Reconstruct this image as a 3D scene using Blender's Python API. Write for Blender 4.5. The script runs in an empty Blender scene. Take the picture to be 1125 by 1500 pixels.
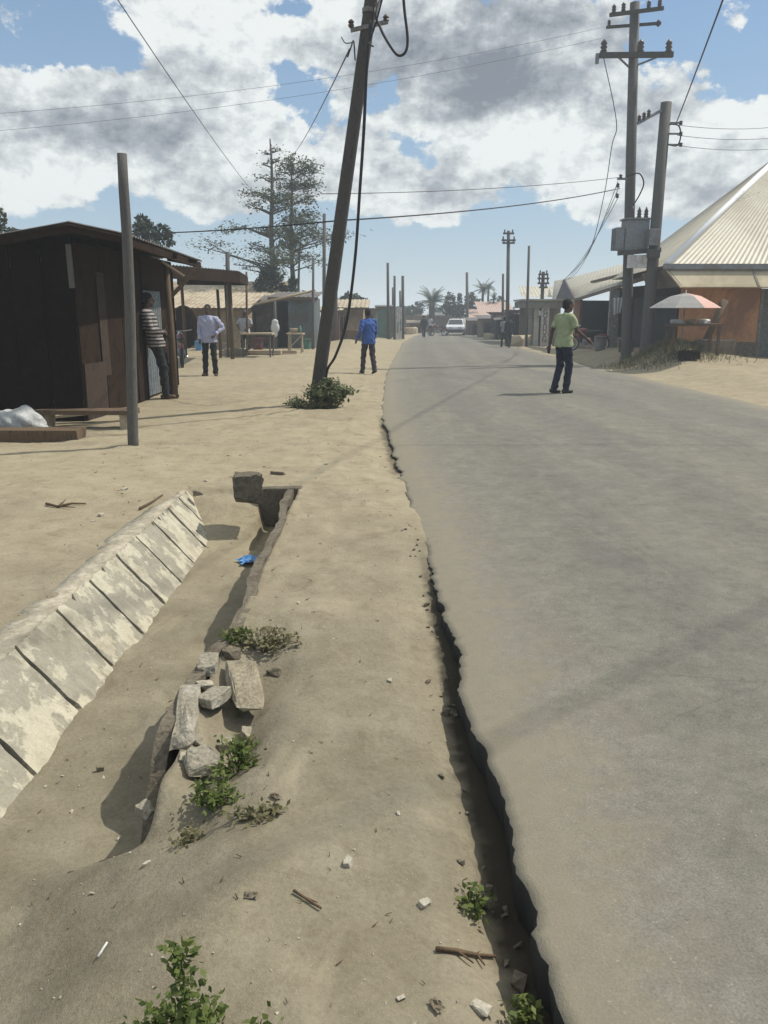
import bpy, bmesh, math, random
import numpy as np
from mathutils import Vector, Matrix
random.seed(7); rng = np.random.default_rng(7)
SC = bpy.context.scene; COL = SC.collection
R = math.radians
# ------------------------------------------------------------------ camera model (used to turn surveyed pixels into places)
CAMZ, PITCH, F = 1.55, R(13.8), 1200.0
CP, SP = math.cos(PITCH), math.sin(PITCH)
def lerp(a, b, t): return a + (b - a) * t
def sst(a, b, x):
    t = np.clip((np.asarray(x, float) - a) / (b - a), 0, 1); return t * t * (3 - 2 * t)
def base_y(y):
    y = np.asarray(y, float)
    return -0.0135 * np.clip(y - 12, 0, 33) - 0.006 * np.clip(y - 45, 0, 60)
EL = np.array([(-400, 3), (-20, .95), (-5, .62), (1.54, .425), (3, .345), (6.1, .245), (8.4, .13), (12.8, -.05), (21, .02), (30, .25), (54, 1.15), (75, 2.7), (110, 6.5), (160, 15), (260, 40), (700, 190)])
ER = np.array([(-400, 10), (-20, 6.9), (-5, 6.6), (13.7, 6.45), (24, 6.75), (54, 7.9), (75, 9.3), (110, 13.2), (160, 22), (260, 48), (700, 200)])
def xl(y): return np.interp(y, EL[:, 0], EL[:, 1])
def xr(y): return np.interp(y, ER[:, 0], ER[:, 1])
def base(x, y):
    x = np.asarray(x, float); y = np.asarray(y, float)
    up = np.clip(.0145 * (y - 14), 0, .26) * (1 - sst(55, 75, y))
    return base_y(y) + up * sst(0.3, 2.6, xl(y) - x) + (up + .12 * sst(12, 22, y)) * (1 - sst(32, 48, y)) * sst(.3, 2.0, x - xr(y)) - .12 * sst(42, 50, y) * (1 - sst(62, 75, y)) * sst(.3, 2.0, x - xr(y))
def ray(u, v):
    xc = (u - 562.5) / F; yc = (750 - v) / F
    return Vector((xc, CP + yc * SP, -SP + yc * CP))
def P(u, v, Y):
    d = ray(u, v); s = Y / d.y
    return Vector((d.x * s, Y, CAMZ + d.z * s))
def G(u, v):
    d = ray(u, v); lo, hi = .3, 400.
    for _ in range(60):
        m = (lo + hi) / 2
        if CAMZ + d.z * m > float(base(d.x * m, d.y * m)): lo = m
        else: hi = m
    return Vector((d.x * lo, d.y * lo, CAMZ + d.z * lo))
def XU(u, Y, v=455): return P(u, v, Y).x
def ZV(v, Y): return P(562, v, Y).z
# ------------------------------------------------------------------ numpy value noise
_T = rng.random((256, 256))
def vn(x, y):
    xi = np.floor(x).astype(int); yi = np.floor(y).astype(int); fx = x - xi; fy = y - yi
    fx = fx * fx * (3 - 2 * fx); fy = fy * fy * (3 - 2 * fy)
    g = lambda a, b: _T[a & 255, b & 255]
    return (g(xi, yi) * (1 - fx) + g(xi + 1, yi) * fx) * (1 - fy) + (g(xi, yi + 1) * (1 - fx) + g(xi + 1, yi + 1) * fx) * fy
def fbm(x, y, o=4):
    s = 0; a = .5
    for i in range(o): s = s + a * (vn(x * 2 ** i + 17.3 * i, y * 2 ** i + 9.1 * i) - .5); a *= .5
    return s
# ------------------------------------------------------------------ materials
def lin(c):
    return tuple((x / 255 / 12.92 if x / 255 <= .04045 else ((x / 255 + .055) / 1.055) ** 2.4) for x in c) + (1,)
MATS = {}
def ramp(nt, fac, stops):
    r = nt.nodes.new('ShaderNodeValToRGB'); el = r.color_ramp.elements
    while len(el) < len(stops): el.new(.5)
    for e, (p, c) in zip(el, stops): e.position = p; e.color = c
    nt.links.new(fac, r.inputs['Fac']); return r.outputs['Color']
def noise(nt, vec, scale, detail=4, rough=.55, dist=0.):
    n = nt.nodes.new('ShaderNodeTexNoise'); n.inputs['Scale'].default_value = scale; n.inputs['Detail'].default_value = detail
    n.inputs['Roughness'].default_value = rough; n.inputs['Distortion'].default_value = dist
    if vec is not None: nt.links.new(vec, n.inputs['Vector'])
    return n.outputs['Fac']
def mapping(nt, src, scale):
    m = nt.nodes.new('ShaderNodeMapping'); m.inputs['Scale'].default_value = scale; nt.links.new(src, m.inputs['Vector']); return m.outputs['Vector']
def mixc(nt, fac, a, b, mode='MIX'):
    m = nt.nodes.new('ShaderNodeMix'); m.data_type = 'RGBA'; m.blend_type = mode
    for sock, val in ((m.inputs['Factor'], fac), (m.inputs['A'] if False else m.inputs[6], a), (m.inputs[7], b)):
        if isinstance(val, (int, float, tuple)): sock.default_value = val
        else: nt.links.new(val, sock)
    return m.outputs[2]
def mth(nt, op, a, b=None, c=None, clamp=False):
    m = nt.nodes.new('ShaderNodeMath'); m.operation = op; m.use_clamp = clamp
    for i, v in enumerate((a, b, c)):
        if v is None: continue
        if isinstance(v, (int, float)): m.inputs[i].default_value = v
        else: nt.links.new(v, m.inputs[i])
    return m.outputs[0]
def newmat(name):
    m = bpy.data.materials.new(name); m.use_nodes = True; nt = m.node_tree
    return m, nt, nt.nodes['Principled BSDF']
def mat(name, c1, c2=None, c3=None, scale=6, rough=.85, bump=.2, bscale=None, stretch=(1, 1, 1), metal=0., spec=.3, dirt=None, fine=.35):
    """colours in linear reflectance; c1..c3 mixed by noise, plus fine grain and optional dirt blotches"""
    if name in MATS: return MATS[name]
    m, nt, b = newmat(name)
    tc = nt.nodes.new('ShaderNodeTexCoord').outputs['Object']; v = mapping(nt, tc, stretch)
    c2 = c2 or tuple(x * .8 for x in c1); st = [(.3, c1 + (1,)), (.7, c2 + (1,))]
    if c3: st = [(.28, c1 + (1,)), (.5, c2 + (1,)), (.72, c3 + (1,))]
    col = ramp(nt, noise(nt, v, scale, 6, .6), st)
    if fine:
        g = ramp(nt, noise(nt, v, scale * 9, 3, .6), [(.3, (1 - fine,) * 3 + (1,)), (.7, (1 + fine * .5,) * 3 + (1,))])
        col = mixc(nt, 1., col, g, 'MULTIPLY')
    if dirt:
        f = ramp(nt, noise(nt, v, scale * .6, 5, .7, .5), [(.48, (0, 0, 0, 1)), (.62, (.85, .85, .85, 1))])
        col = mixc(nt, f, col, dirt + (1,))
    nt.links.new(col, b.inputs['Base Color'])
    b.inputs['Roughness'].default_value = rough; b.inputs['Metallic'].default_value = metal; b.inputs['Specular IOR Level'].default_value = spec
    if bump:
        bp = nt.nodes.new('ShaderNodeBump'); bp.inputs['Strength'].default_value = bump; bp.inputs['Distance'].default_value = .02
        nt.links.new(noise(nt, v, bscale or scale * 5, 5, .6), bp.inputs['Height']); nt.links.new(bp.outputs[0], b.inputs['Normal'])
    MATS[name] = m; return m
def leafmat(name, dark, mid, light, trans=.3):
    if name in MATS: return MATS[name]
    m, nt, b = newmat(name)
    geo = nt.nodes.new('ShaderNodeNewGeometry')
    c = ramp(nt, geo.outputs['Random Per Island'], [(0, dark + (1,)), (.5, mid + (1,)), (1, light + (1,))])
    nt.links.new(c, b.inputs['Base Color']); b.inputs['Roughness'].default_value = .6; b.inputs['Specular IOR Level'].default_value = .25
    t = nt.nodes.new('ShaderNodeBsdfTranslucent'); nt.links.new(c, t.inputs['Color'])
    x = nt.nodes.new('ShaderNodeMixShader'); x.inputs[0].default_value = trans
    nt.links.new(b.outputs[0], x.inputs[1]); nt.links.new(t.outputs[0], x.inputs[2])
    nt.links.new(x.outputs[0], nt.nodes['Material Output'].inputs['Surface'])
    MATS[name] = m; return m
# ------------------------------------------------------------------ objects
def tag(o, label=None, cat=None, group=None, kind=None):
    if label: o['label'] = label
    if cat: o['category'] = cat
    if group: o['group'] = group
    if kind: o['kind'] = kind
    return o
def thing(name, loc, label, cat, group=None, rz=0):
    o = bpy.data.objects.new(name, None); COL.objects.link(o); o.location = loc; o.rotation_euler.z = rz
    o.empty_display_size = .2
    return tag(o, label, cat, group)
def wmat(o):
    m = Matrix.Identity(4)
    while o: m = Matrix.LocRotScale(o.location, o.rotation_euler, o.scale) @ m; o = o.parent
    return m
def copy_tree(o, parent=None):
    c = o.copy(); COL.objects.link(c); c.parent = parent
    for ch in list(o.children): copy_tree(ch, c)
    return c
class MB:
    def __init__(s): s.v = []; s.f = []
    def add(s, vs, fs):
        n = len(s.v); s.v += [tuple(p) for p in vs]; s.f += [tuple(i + n for i in f) for f in fs]; return s
    def box(s, c, d, rz=0., M=None, jit=0.):
        x, y, z = d[0] / 2, d[1] / 2, d[2] / 2
        vs = [Vector((a * x, b * y, e * z)) for e in (-1, 1) for a, b in ((-1, -1), (1, -1), (1, 1), (-1, 1))]
        if jit: vs = [p + Vector([random.uniform(-jit, jit) for _ in range(3)]) for p in vs]
        Q = M if M is not None else Matrix.Rotation(rz, 3, 'Z')
        return s.add([Q @ p + Vector(c) for p in vs], [(3, 2, 1, 0), (4, 5, 6, 7), (0, 1, 5, 4), (1, 2, 6, 5), (2, 3, 7, 6), (3, 0, 4, 7)])
    def beam(s, a, b, w, h):
        """rectangular bar from a to b"""
        a = Vector(a); b = Vector(b); d = b - a; L = d.length; d.normalize()
        up = Vector((0, 0, 1)) if abs(d.z) < .95 else Vector((0, 1, 0))
        sx = d.cross(up).normalized(); sz = sx.cross(d)
        return s.box((a + b) / 2, (w, L, h), M=Matrix((sx, d, sz)).transposed())
    def tube(s, pts, rad, n=8, cap=True, jit=0.):
        pts = [Vector(p) for p in pts]; k = len(pts)
        if not hasattr(rad, '__len__'): rad = [rad] * k
        vs = []; prev = None
        for i, p in enumerate(pts):
            t = (pts[min(i + 1, k - 1)] - pts[max(i - 1, 0)]).normalized()
            if prev is None:
                a = Vector((0, 0, 1)) if abs(t.z) < .9 else Vector((0, 1, 0)); prev = t.cross(a).normalized()
            x = (prev - t * prev.dot(t)).normalized(); y = t.cross(x); prev = x
            for j in range(n):
                r = rad[i] * (1 + random.uniform(-jit, jit)); a = 2 * math.pi * j / n
                vs.append(p + (x * math.cos(a) + y * math.sin(a)) * r)
        fs = [(i * n + j, i * n + (j + 1) % n, (i + 1) * n + (j + 1) % n, (i + 1) * n + j) for i in range(k - 1) for j in range(n)]
        if cap: fs += [tuple(range(n - 1, -1, -1)), tuple(range((k - 1) * n, k * n))]
        return s.add(vs, fs)
    def lathe(s, c, prof, n=16, axis='Z'):
        pts = []
        for r, h in prof:
            for j in range(n):
                a = 2 * math.pi * j / n; x, y = r * math.cos(a), r * math.sin(a)
                pts.append(Vector(c) + (Vector((x, y, h)) if axis == 'Z' else Vector((h, x, y)) if axis == 'X' else Vector((x, h, y))))
        k = len(prof)
        fs = [(i * n + j, i * n + (j + 1) % n, (i + 1) * n + (j + 1) % n, (i + 1) * n + j) for i in range(k - 1) for j in range(n)]
        fs += [tuple(range(n - 1, -1, -1)), tuple(range((k - 1) * n, k * n))]
        return s.add(pts, fs)
    def ell(s, c, r, n=12, m=8, M=None):
        vs = [Vector((0, 0, -1))]
        for i in range(1, m):
            a = -math.pi / 2 + math.pi * i / m
            vs += [Vector((math.cos(a) * math.cos(2 * math.pi * j / n), math.cos(a) * math.sin(2 * math.pi * j / n), math.sin(a))) for j in range(n)]
        vs.append(Vector((0, 0, 1))); L = len(vs) - 1
        fs = [(0, 1 + (j + 1) % n, 1 + j) for j in range(n)]
        fs += [(1 + i * n + j, 1 + i * n + (j + 1) % n, 1 + (i + 1) * n + (j + 1) % n, 1 + (i + 1) * n + j) for i in range(m - 2) for j in range(n)]
        fs += [(L, 1 + (m - 2) * n + j, 1 + (m - 2) * n + (j + 1) % n) for j in range(n)]
        o = []
        for p in vs:
            q = Vector((p.x * r[0], p.y * r[1], p.z * r[2]))
            if M is not None: q = M @ q
            o.append(q + Vector(c))
        return s.add(o, fs)
    def capsule(s, a, b, ra, rb, n=10):
        a = Vector(a); b = Vector(b); d = (b - a).normalized(); pts = []; rs = []
        for t in (-.99, -.8, -.45): pts.append(a + d * ra * t); rs.append(ra * math.sqrt(1 - t * t))
        for t in (0, .33, .66, 1): pts.append(a.lerp(b, t)); rs.append(lerp(ra, rb, t))
        for t in (.45, .8, .99): pts.append(b + d * rb * t); rs.append(rb * math.sqrt(1 - t * t))
        return s.tube(pts, rs, n)
    def sheet(s, p00, p10, p01, p11, waves=0, amp=.012, nv=4, per=6, sag=0., th=.006):
        """(corrugated) sheet; ridges run from the p0. edge to the p1. edge; thin but two sided"""
        p00, p10, p01, p11 = map(Vector, (p00, p10, p01, p11)); nu = max(2, waves * per)
        n = (p10 - p00).cross(p01 - p00).normalized()
        if n.z < 0: n = -n
        for off in (0, -th):
            vs = []
            for j in range(nv + 1):
                for i in range(nu + 1):
                    a, b = i / nu, j / nv
                    p = p00.lerp(p10, a).lerp(p01.lerp(p11, a), b)
                    h = (math.sin(2 * math.pi * waves * a) * amp if waves else 0) + off - sag * math.sin(math.pi * a) * math.sin(math.pi * b)
                    vs.append(p + n * h)
            w = nu + 1
            s.add(vs, [(j * w + i, j * w + i + 1, (j + 1) * w + i + 1, (j + 1) * w + i) for j in range(nv) for i in range(nu)])
        return s
    def hull(s, c, d, n=26, rz=0., rot=None, pw=.6):
        bm = bmesh.new()
        for _ in range(n):
            q = Vector([random.uniform(-1, 1) for _ in range(3)]); q = Vector([math.copysign(abs(t) ** pw, t) for t in q])
            bm.verts.new((q.x * d[0] / 2, q.y * d[1] / 2, q.z * d[2] / 2))
        r = bmesh.ops.convex_hull(bm, input=bm.verts)
        bmesh.ops.delete(bm, geom=[v for v in bm.verts if not v.link_faces], context='VERTS')
        bm.verts.index_update(); M = Matrix.Rotation(rz, 3, 'Z')
        if rot: M = M @ Matrix.Rotation(rot, 3, 'X')
        s.add([M @ v.co + Vector(c) for v in bm.verts], [[v.index for v in f.verts] for f in bm.faces]); bm.free(); return s
    def rock(s, c, d, n=40, rz=0., rot=0., pw=.4, cuts=3, amp=.12):
        t = MB().hull((0, 0, 0), d, n, 0, None, pw); bm = bmesh.new(); vs = [bm.verts.new(p) for p in t.v]
        for f in t.f: bm.faces.new([vs[i] for i in f])
        bmesh.ops.subdivide_edges(bm, edges=bm.edges[:], cuts=cuts, use_grid_fill=True); bmesh.ops.triangulate(bm, faces=bm.faces[:]); bm.normal_update(); bm.verts.index_update()
        m_ = min(d); o = random.random() * 50; M = Matrix.Rotation(rz, 3, 'Z') @ Matrix.Rotation(rot, 3, 'X'); out = []
        for v in bm.verts:
            q = v.co; k = 5 / max(d); w = float(fbm(np.array([q.x * k * 2 + o + q.z * k * 1.3]), np.array([q.y * k * 2 + q.z * k * 1.7 + o]), 4)[0])
            out.append(M @ (q + v.normal * w * amp * (m_ + max(d) * .25)) + Vector(c))
        s.add(out, [[v.index for v in f.verts] for f in bm.faces]); bm.free(); return s
    def leaves(s, pts, size, flat=0., aspect=.55):
        for p in pts:
            L = size * random.uniform(.6, 1.35)
            d = Vector((random.gauss(0, 1), random.gauss(0, 1), random.gauss(0, 1) * (1 - flat))).normalized()
            q = d.cross(Vector((random.gauss(0, .5), random.gauss(0, .5), 1))).normalized() * L * aspect * .5
            p = Vector(p)
            s.add([p - d * L * .5, p + q - d * L * .08, p + d * L * .5, p - q - d * L * .08], [(0, 1, 2, 3)])
        return s
    def build(s, name, m, parent=None, smooth=False, bevel=0.):
        me = bpy.data.meshes.new(name); M = wmat(parent).inverted() if parent else Matrix.Identity(4)
        ctr = Vector((0, 0, 0))
        if parent is None and s.v:
            a = np.array(s.v); ctr = Vector(((a[:, 0].min() + a[:, 0].max()) / 2, (a[:, 1].min() + a[:, 1].max()) / 2, a[:, 2].min()))
        vs = [M @ Vector(p) for p in s.v] if parent else [Vector(p) - ctr for p in s.v]
        me.from_pydata(vs, [], s.f); me.update()
        o = bpy.data.objects.new(name, me); COL.objects.link(o); o.parent = parent; o.location = ctr
        if m: me.materials.append(m)
        if smooth: me.polygons.foreach_set('use_smooth', [True] * len(me.polygons))
        bm = bmesh.new(); bm.from_mesh(me); bmesh.ops.recalc_face_normals(bm, faces=bm.faces); bm.to_mesh(me); bm.free()
        if bevel:
            b = o.modifiers.new('edge', 'BEVEL'); b.width = bevel; b.segments = 2; b.limit_method = 'ANGLE'
        return o
def grid_object(name, X, Y, Z, m, attr=None):
    ny, nx = X.shape; me = bpy.data.meshes.new(name)
    idx = np.arange(ny * nx).reshape(ny, nx)
    q = np.stack([idx[:-1, :-1], idx[:-1, 1:], idx[1:, 1:], idx[1:, :-1]], -1).reshape(-1, 4)
    me.vertices.add(ny * nx); me.vertices.foreach_set('co', np.stack([X, Y, Z], -1).reshape(-1).astype(np.float32))
    me.loops.add(q.size); me.loops.foreach_set('vertex_index', q.reshape(-1).astype(np.int32))
    me.polygons.add(len(q)); me.polygons.foreach_set('loop_start', np.arange(0, q.size, 4, dtype=np.int32)); me.polygons.foreach_set('loop_total', np.full(len(q), 4, np.int32))
    me.update(calc_edges=True); me.validate()
    me.polygons.foreach_set('use_smooth', np.ones(len(q), bool))
    for k, a in (attr or {}).items():
        at = me.attributes.new(k, 'FLOAT', 'POINT'); at.data.foreach_set('value', a.reshape(-1).astype(np.float32))
    me.materials.append(m); o = bpy.data.objects.new(name, me); COL.objects.link(o); return o
def solid(name, mb, voxel, m, parent, smooth=5):
    """closes a union of overlapping shapes into ONE continuous surface"""
    o = mb.build(name, m, parent)
    r = o.modifiers.new('one', 'REMESH'); r.mode = 'VOXEL'; r.voxel_size = voxel; r.use_smooth_shade = True
    w = o.modifiers.new('soft', 'SMOOTH'); w.iterations = smooth; w.factor = .5
    dg = bpy.context.evaluated_depsgraph_get(); me = bpy.data.meshes.new_from_object(o.evaluated_get(dg))
    o.modifiers.clear(); old = o.data; o.data = me; bpy.data.meshes.remove(old); me.name = name
    if not me.materials: me.materials.append(m)
    me.polygons.foreach_set('use_smooth', [True] * len(me.polygons)); return o
# ================================================================== camera, sky, sun
cam = bpy.data.cameras.new('camera'); co = bpy.data.objects.new('camera', cam); COL.objects.link(co)
co.location = (0, 0, CAMZ); co.rotation_euler = (R(90) - PITCH, 0, 0)
cam.sensor_fit = 'VERTICAL'; cam.sensor_height = 24; cam.lens = 24 * F / 1500; cam.clip_end = 3000; cam.clip_start = .05
SC.camera = co
SUN_EL, SUN_AZ = R(52), math.atan2(.94, .34)           # azimuth from +Y towards +X
sl = bpy.data.lights.new('sun', 'SUN'); sl.energy = 3.9; sl.angle = R(.9); sl.color = (1, .95, .85)
so = bpy.data.objects.new('sun', sl); COL.objects.link(so)
sd = Vector((math.sin(SUN_AZ) * math.cos(SUN_EL), math.cos(SUN_AZ) * math.cos(SUN_EL), math.sin(SUN_EL)))
so.rotation_euler = sd.to_track_quat('Z', 'Y').to_euler()
W = bpy.data.worlds.new('World'); SC.world = W; W.use_nodes = True; nt = W.node_tree
bg = nt.nodes['Background']; bg.inputs['Strength'].default_value = .1
sky = nt.nodes.new('ShaderNodeTexSky'); sky.sky_type = 'NISHITA'; sky.sun_disc = False; sky.sun_elevation = SUN_EL; sky.sun_rotation = SUN_AZ
sky.air_density = 1.0; sky.dust_density = .0; sky.ozone_density = 3.0
tc = nt.nodes.new('ShaderNodeTexCoord').outputs['Generated']
sx = nt.nodes.new('ShaderNodeSeparateXYZ'); nt.links.new(tc, sx.inputs[0])
az = mth(nt, 'ARCTAN2', sx.outputs[0], sx.outputs[1]); el = mth(nt, 'ARCSINE', sx.outputs[2])
az = mth(nt, 'MULTIPLY', az, 180 / math.pi); el = mth(nt, 'MULTIPLY', el, 180 / math.pi)
cx = nt.nodes.new('ShaderNodeCombineXYZ'); nt.links.new(az, cx.inputs[0]); nt.links.new(el, cx.inputs[1]); AE = cx.outputs[0]
# billows: noise in sky angles, stretched a little sideways
def cnoise(off, sc, det, rough=.55, st=1.5):
    m = nt.nodes.new('ShaderNodeMapping'); m.inputs['Location'].default_value = off; m.inputs['Scale'].default_value = (1 / st, 1, 1); nt.links.new(AE, m.inputs['Vector'])
    return noise(nt, m.outputs[0], sc, det, rough)
wn = nt.nodes.new('ShaderNodeTexNoise'); wn.inputs['Scale'].default_value = .42; wn.inputs['Detail'].default_value = 5; nt.links.new(AE, wn.inputs['Vector'])
wv = nt.nodes.new('ShaderNodeVectorMath'); wv.operation = 'MULTIPLY_ADD'; nt.links.new(wn.outputs['Color'], wv.inputs[0]); wv.inputs[1].default_value = (3.4, 3.0, 0); nt.links.new(AE, wv.inputs[2])
wo = nt.nodes.new('ShaderNodeVectorMath'); wo.operation = 'SUBTRACT'; nt.links.new(wv.outputs[0], wo.inputs[0]); wo.inputs[1].default_value = (1.7, 1.5, 0)
AEW = wo.outputs[0]
def blob(u, v, ru, rv, vec):
    d = ray(u, v); a = math.degrees(math.atan2(d.x, d.y)); e = math.degrees(math.atan2(d.z, math.hypot(d.x, d.y)))
    m = nt.nodes.new('ShaderNodeMapping'); m.vector_type = 'TEXTURE'; m.inputs['Location'].default_value = (a, e, 0)
    m.inputs['Scale'].default_value = (ru * .0455, rv * .0455, 1); nt.links.new(vec, m.inputs['Vector'])
    g = nt.nodes.new('ShaderNodeTexGradient'); g.gradient_type = 'SPHERICAL'; nt.links.new(m.outputs[0], g.inputs[0]); return g.outputs['Fac']
def total(start, items, vec):
    t = start
    for u, v, ru, rv, w in items: t = mth(nt, 'MULTIPLY_ADD', blob(u, v, ru, rv, vec), w, t)
    return t
COVER = [(720, 90, 330, 160, .9), (860, 245, 190, 110, .65), (690, 235, 170, 120, .65), (560, 225, 110, 90, .35), (330, 60, 260, 150, .8), (70, 130, 120, 75, .7),
         (200, 200, 300, 110, .75), (1090, 190, 150, 150, .9), (940, 240, 200, 110, .7), (420, 270, 260, 90, .75), (60, 260, 160, 80, .6), (300, 305, 130, 44, .75), (1010, 290, 170, 60, .7), (80, 300, 110, 40, .6), (560, 318, 110, 30, .5), (640, 305, 70, 26, .6), (470, 300, 90, 45, -.6), (170, 292, 110, 40, -.5), (760, 285, 60, 40, -.4), (880, 300, 70, 26, .4), (1010, 30, 130, 60, .45), (520, 20, 160, 80, .55), (600, 300, 260, 60, .45), (20, 30, 80, 40, .4),
         (110, 70, 110, 42, -.75), (438, 130, 70, 50, -.75), (605, 222, 75, 50, -.75), (1105, 90, 80, 60, -1.2), (985, 50, 75, 45, -.9), (790, 193, 60, 30, -.7), (300, 400, 420, 130, -.9), (700, 400, 420, 130, -1.1), (560, 140, 60, 40, -.5), (440, 18, 80, 30, -.7), (250, 335, 260, 40, -.3), (1000, 400, 300, 100, -.5)]
DARK = [(725, 100, 310, 115, 1.15), (640, 130, 160, 60, .35), (170, 185, 250, 75, .75), (660, 262, 150, 55, .55), (960, 260, 130, 80, .6), (330, 265, 240, 40, .4), (270, 110, 130, 60, .35), (120, 280, 130, 40, .3), (1030, 120, 60, 60, .25), (540, 50, 90, 60, .3)]
LIGHT = [(70, 120, 110, 50, .7), (400, 60, 130, 90, .5), (700, 195, 100, 60, .6), (820, 205, 110, 60, .8), (590, 190, 110, 60, .5), (250, 30, 120, 60, .3), (1090, 150, 100, 90, .5), (60, 235, 120, 50, .4), (300, 305, 80, 30, .3), (870, 250, 100, 60, .5)]
n1 = cnoise((0, 0, 0), .20, 8, .6); n1b = cnoise((.6, -1.6, 0), .20, 8, .6)
cov = total(mth(nt, 'MULTIPLY_ADD', n1, 1.5, -.62), COVER, AEW)
n3 = cnoise((3, 7, 0), 1.1, 6, .62, 1.3)
cov = mth(nt, 'ADD', cov, mth(nt, 'MULTIPLY', mth(nt, 'SUBTRACT', n3, .5), .75))
elf = mth(nt, 'MULTIPLY', mth(nt, 'SUBTRACT', el, 19), .02, None, True)
cov = mth(nt, 'ADD', cov, elf)                            # overhead: scattered cover
alpha = nt.nodes.new('ShaderNodeMapRange'); alpha.interpolation_type = 'SMOOTHSTEP'; nt.links.new(cov, alpha.inputs[0]); low = mth(nt, 'SUBTRACT', 1, mth(nt, 'DIVIDE', el, 8, None, True))
nt.links.new(mth(nt, 'MULTIPLY_ADD', low, -.22, .34), alpha.inputs[1]); nt.links.new(mth(nt, 'MULTIPLY_ADD', low, .30, .54), alpha.inputs[2])
rel = mth(nt, 'SUBTRACT', n1, n1b)                        # lit upper flanks, grey undersides
n2 = cnoise((9, 4, 0), .5, 6, .6, 1.2)
shade = mth(nt, 'MULTIPLY_ADD', rel, 2.4, .90); shade = mth(nt, 'MULTIPLY_ADD', mth(nt, 'SUBTRACT', n2, .5), .6, shade)
n3b = cnoise((3.15, 6.55, 0), 1.1, 6, .62, 1.3); shade = mth(nt, 'MULTIPLY_ADD', mth(nt, 'SUBTRACT', n3, n3b), .7, shade)
dk = total(0., DARK, AEW); lt = total(0., LIGHT, AEW)
shade = mth(nt, 'SUBTRACT', shade, mth(nt, 'MULTIPLY', dk, .72)); shade = mth(nt, 'MULTIPLY_ADD', lt, .38, shade)
ccol = ramp(nt, shade, [(0.05, lin((128, 136, 147))), (.45, lin((170, 177, 184))), (.75, lin((210, 216, 218))), (1.0, lin((238, 242, 241)))])
vm = nt.nodes.new('ShaderNodeVectorMath'); vm.operation = 'SCALE'; nt.links.new(ccol, vm.inputs[0]); vm.inputs['Scale'].default_value = 9.2
hz_ = ramp(nt, mth(nt, 'DIVIDE', el, 40, None, True), [(0, (.84, .84, .84, 1)), (.2, (.72, .72, .72, 1)), (.6, (.40, .40, .40, 1)), (1, (.1, .1, .1, 1))])
skb = mixc(nt, hz_, sky.outputs[0], ramp(nt, mth(nt, 'DIVIDE', el, 20, None, True), [(0, (3.9, 5.0, 5.7, 1)), (.4, (3.0, 4.4, 5.8, 1)), (1, (2.3, 3.7, 5.6, 1))]))
out = mixc(nt, alpha.outputs[0], skb, vm.outputs[0])
nt.links.new(out, bg.inputs['Color'])
SC.view_settings.view_transform = 'Standard'; SC.view_settings.look = 'None'; SC.view_settings.exposure = .16; SC.view_settings.gamma = 1
SC.cycles.max_bounces = 6; SC.cycles.use_denoising = True
# ================================================================== ground
def drain_depth(x, y):
    """how far the silted channel lies below the ground"""
    d = .31 * sst(-1.0, 2.2, y) + 0 * x
    fill = sst(6.6, 7.6, y + .25 * (1 - sst(-1.5, -1.05, x)))                 # sand fills the far end on the left
    d = d * (1 - fill) - 0
    hole = .36 * sst(6.0, 6.35, y) * (1 - sst(7.14, 7.18, y)) * sst(-1.16, -1.06, x)
    d = np.maximum(d, hole)
    inside_l = sst(-1.80, -1.735, x)
    right_wall = 1 - sst(-.80, -.765, x)
    right_open = 1 - sst(-1.3, -.35, x)
    t = sst(2.3, 2.5, y)
    right = right_open * (1 - t) + right_wall * t
    return d * inside_l * right * (1 - sst(7.16, 7.19, y))
def ground_z(x, y, detail=True):
    x = np.asarray(x, float); y = np.asarray(y, float)
    z = base(x, y)
    L = xl(y) - x; Rr = x - xr(y); ins = np.minimum(-L, -Rr)
    # under the road the earth lies lower; beside it the shoulder is level with the asphalt
    z = z - .10 * sst(.0, .25, ins) - .10 * sst(.25, .6, ins)
    z = z + .022 * sst(-.02, .5, L) * sst(5.5, 8, y) + .02 * sst(0, .5, Rr) - .006 * sst(.1, -.1, L) * 0
    gul = .155 * (1 - sst(1.7, 5.7, y)) ** .8 + .035 * sst(7.4, 8.3, y) * (1 - sst(11.5, 13, y))
    z = z - gul * (1 - sst(.03, .30, L) * .72 - sst(.2, .75, L) * .28) * sst(-1, -.2, L)
    near = 1 - sst(14, 40, y)
    if detail:
        rough = fbm(x * 1.3, y * 1.3, 4) * .045 + fbm(x * 6 + 50, y * 6, 3) * .018 + fbm(x * 15 + 7, y * 15, 3) * .014
        rough = rough - .016 * sst(.60, .72, vn(x * 3.3 + 31, y * 2.6 + 5)) * sst(-3.5, -.2, -np.abs(x)) - .02 * sst(.62, .7, vn(x * .9 + 1.4 * y + 3, y * .35 + 60))
        z = z + rough * (.35 + .65 * sst(.0, .3, np.maximum(L, Rr))) * (.4 + .6 * near)
    z = z - drain_depth(x, y)
    # hollow washed out behind the broken slab
    z = z - .15 * np.exp(-((x + .60) / .13) ** 2 - ((y - 2.85) / .42) ** 2) - .08 * np.exp(-((x + .5) / .16) ** 2 - ((y - 3.35) / .2) ** 2)
    # dirt mound at the foot of the twin poles, dirt heaps by the left stalls
    z = z + .42 * np.exp(-((x - 8.7) / .85) ** 2 - ((y - 25.6) / 1.1) ** 2) + .22 * np.exp(-((x - 9.9) / 1.0) ** 2 - ((y - 25.4) / .9) ** 2)
    z = z + .25 * np.exp(-((x + 1.9) / 1.2) ** 2 - ((y - 44) / 2) ** 2) + .2 * np.exp(-((x + 7.2) / 1.2) ** 2 - ((y - 31) / 1.3) ** 2)
    return z
def gz(x, y): return float(ground_z(np.array([x]), np.array([y]))[0])
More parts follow.
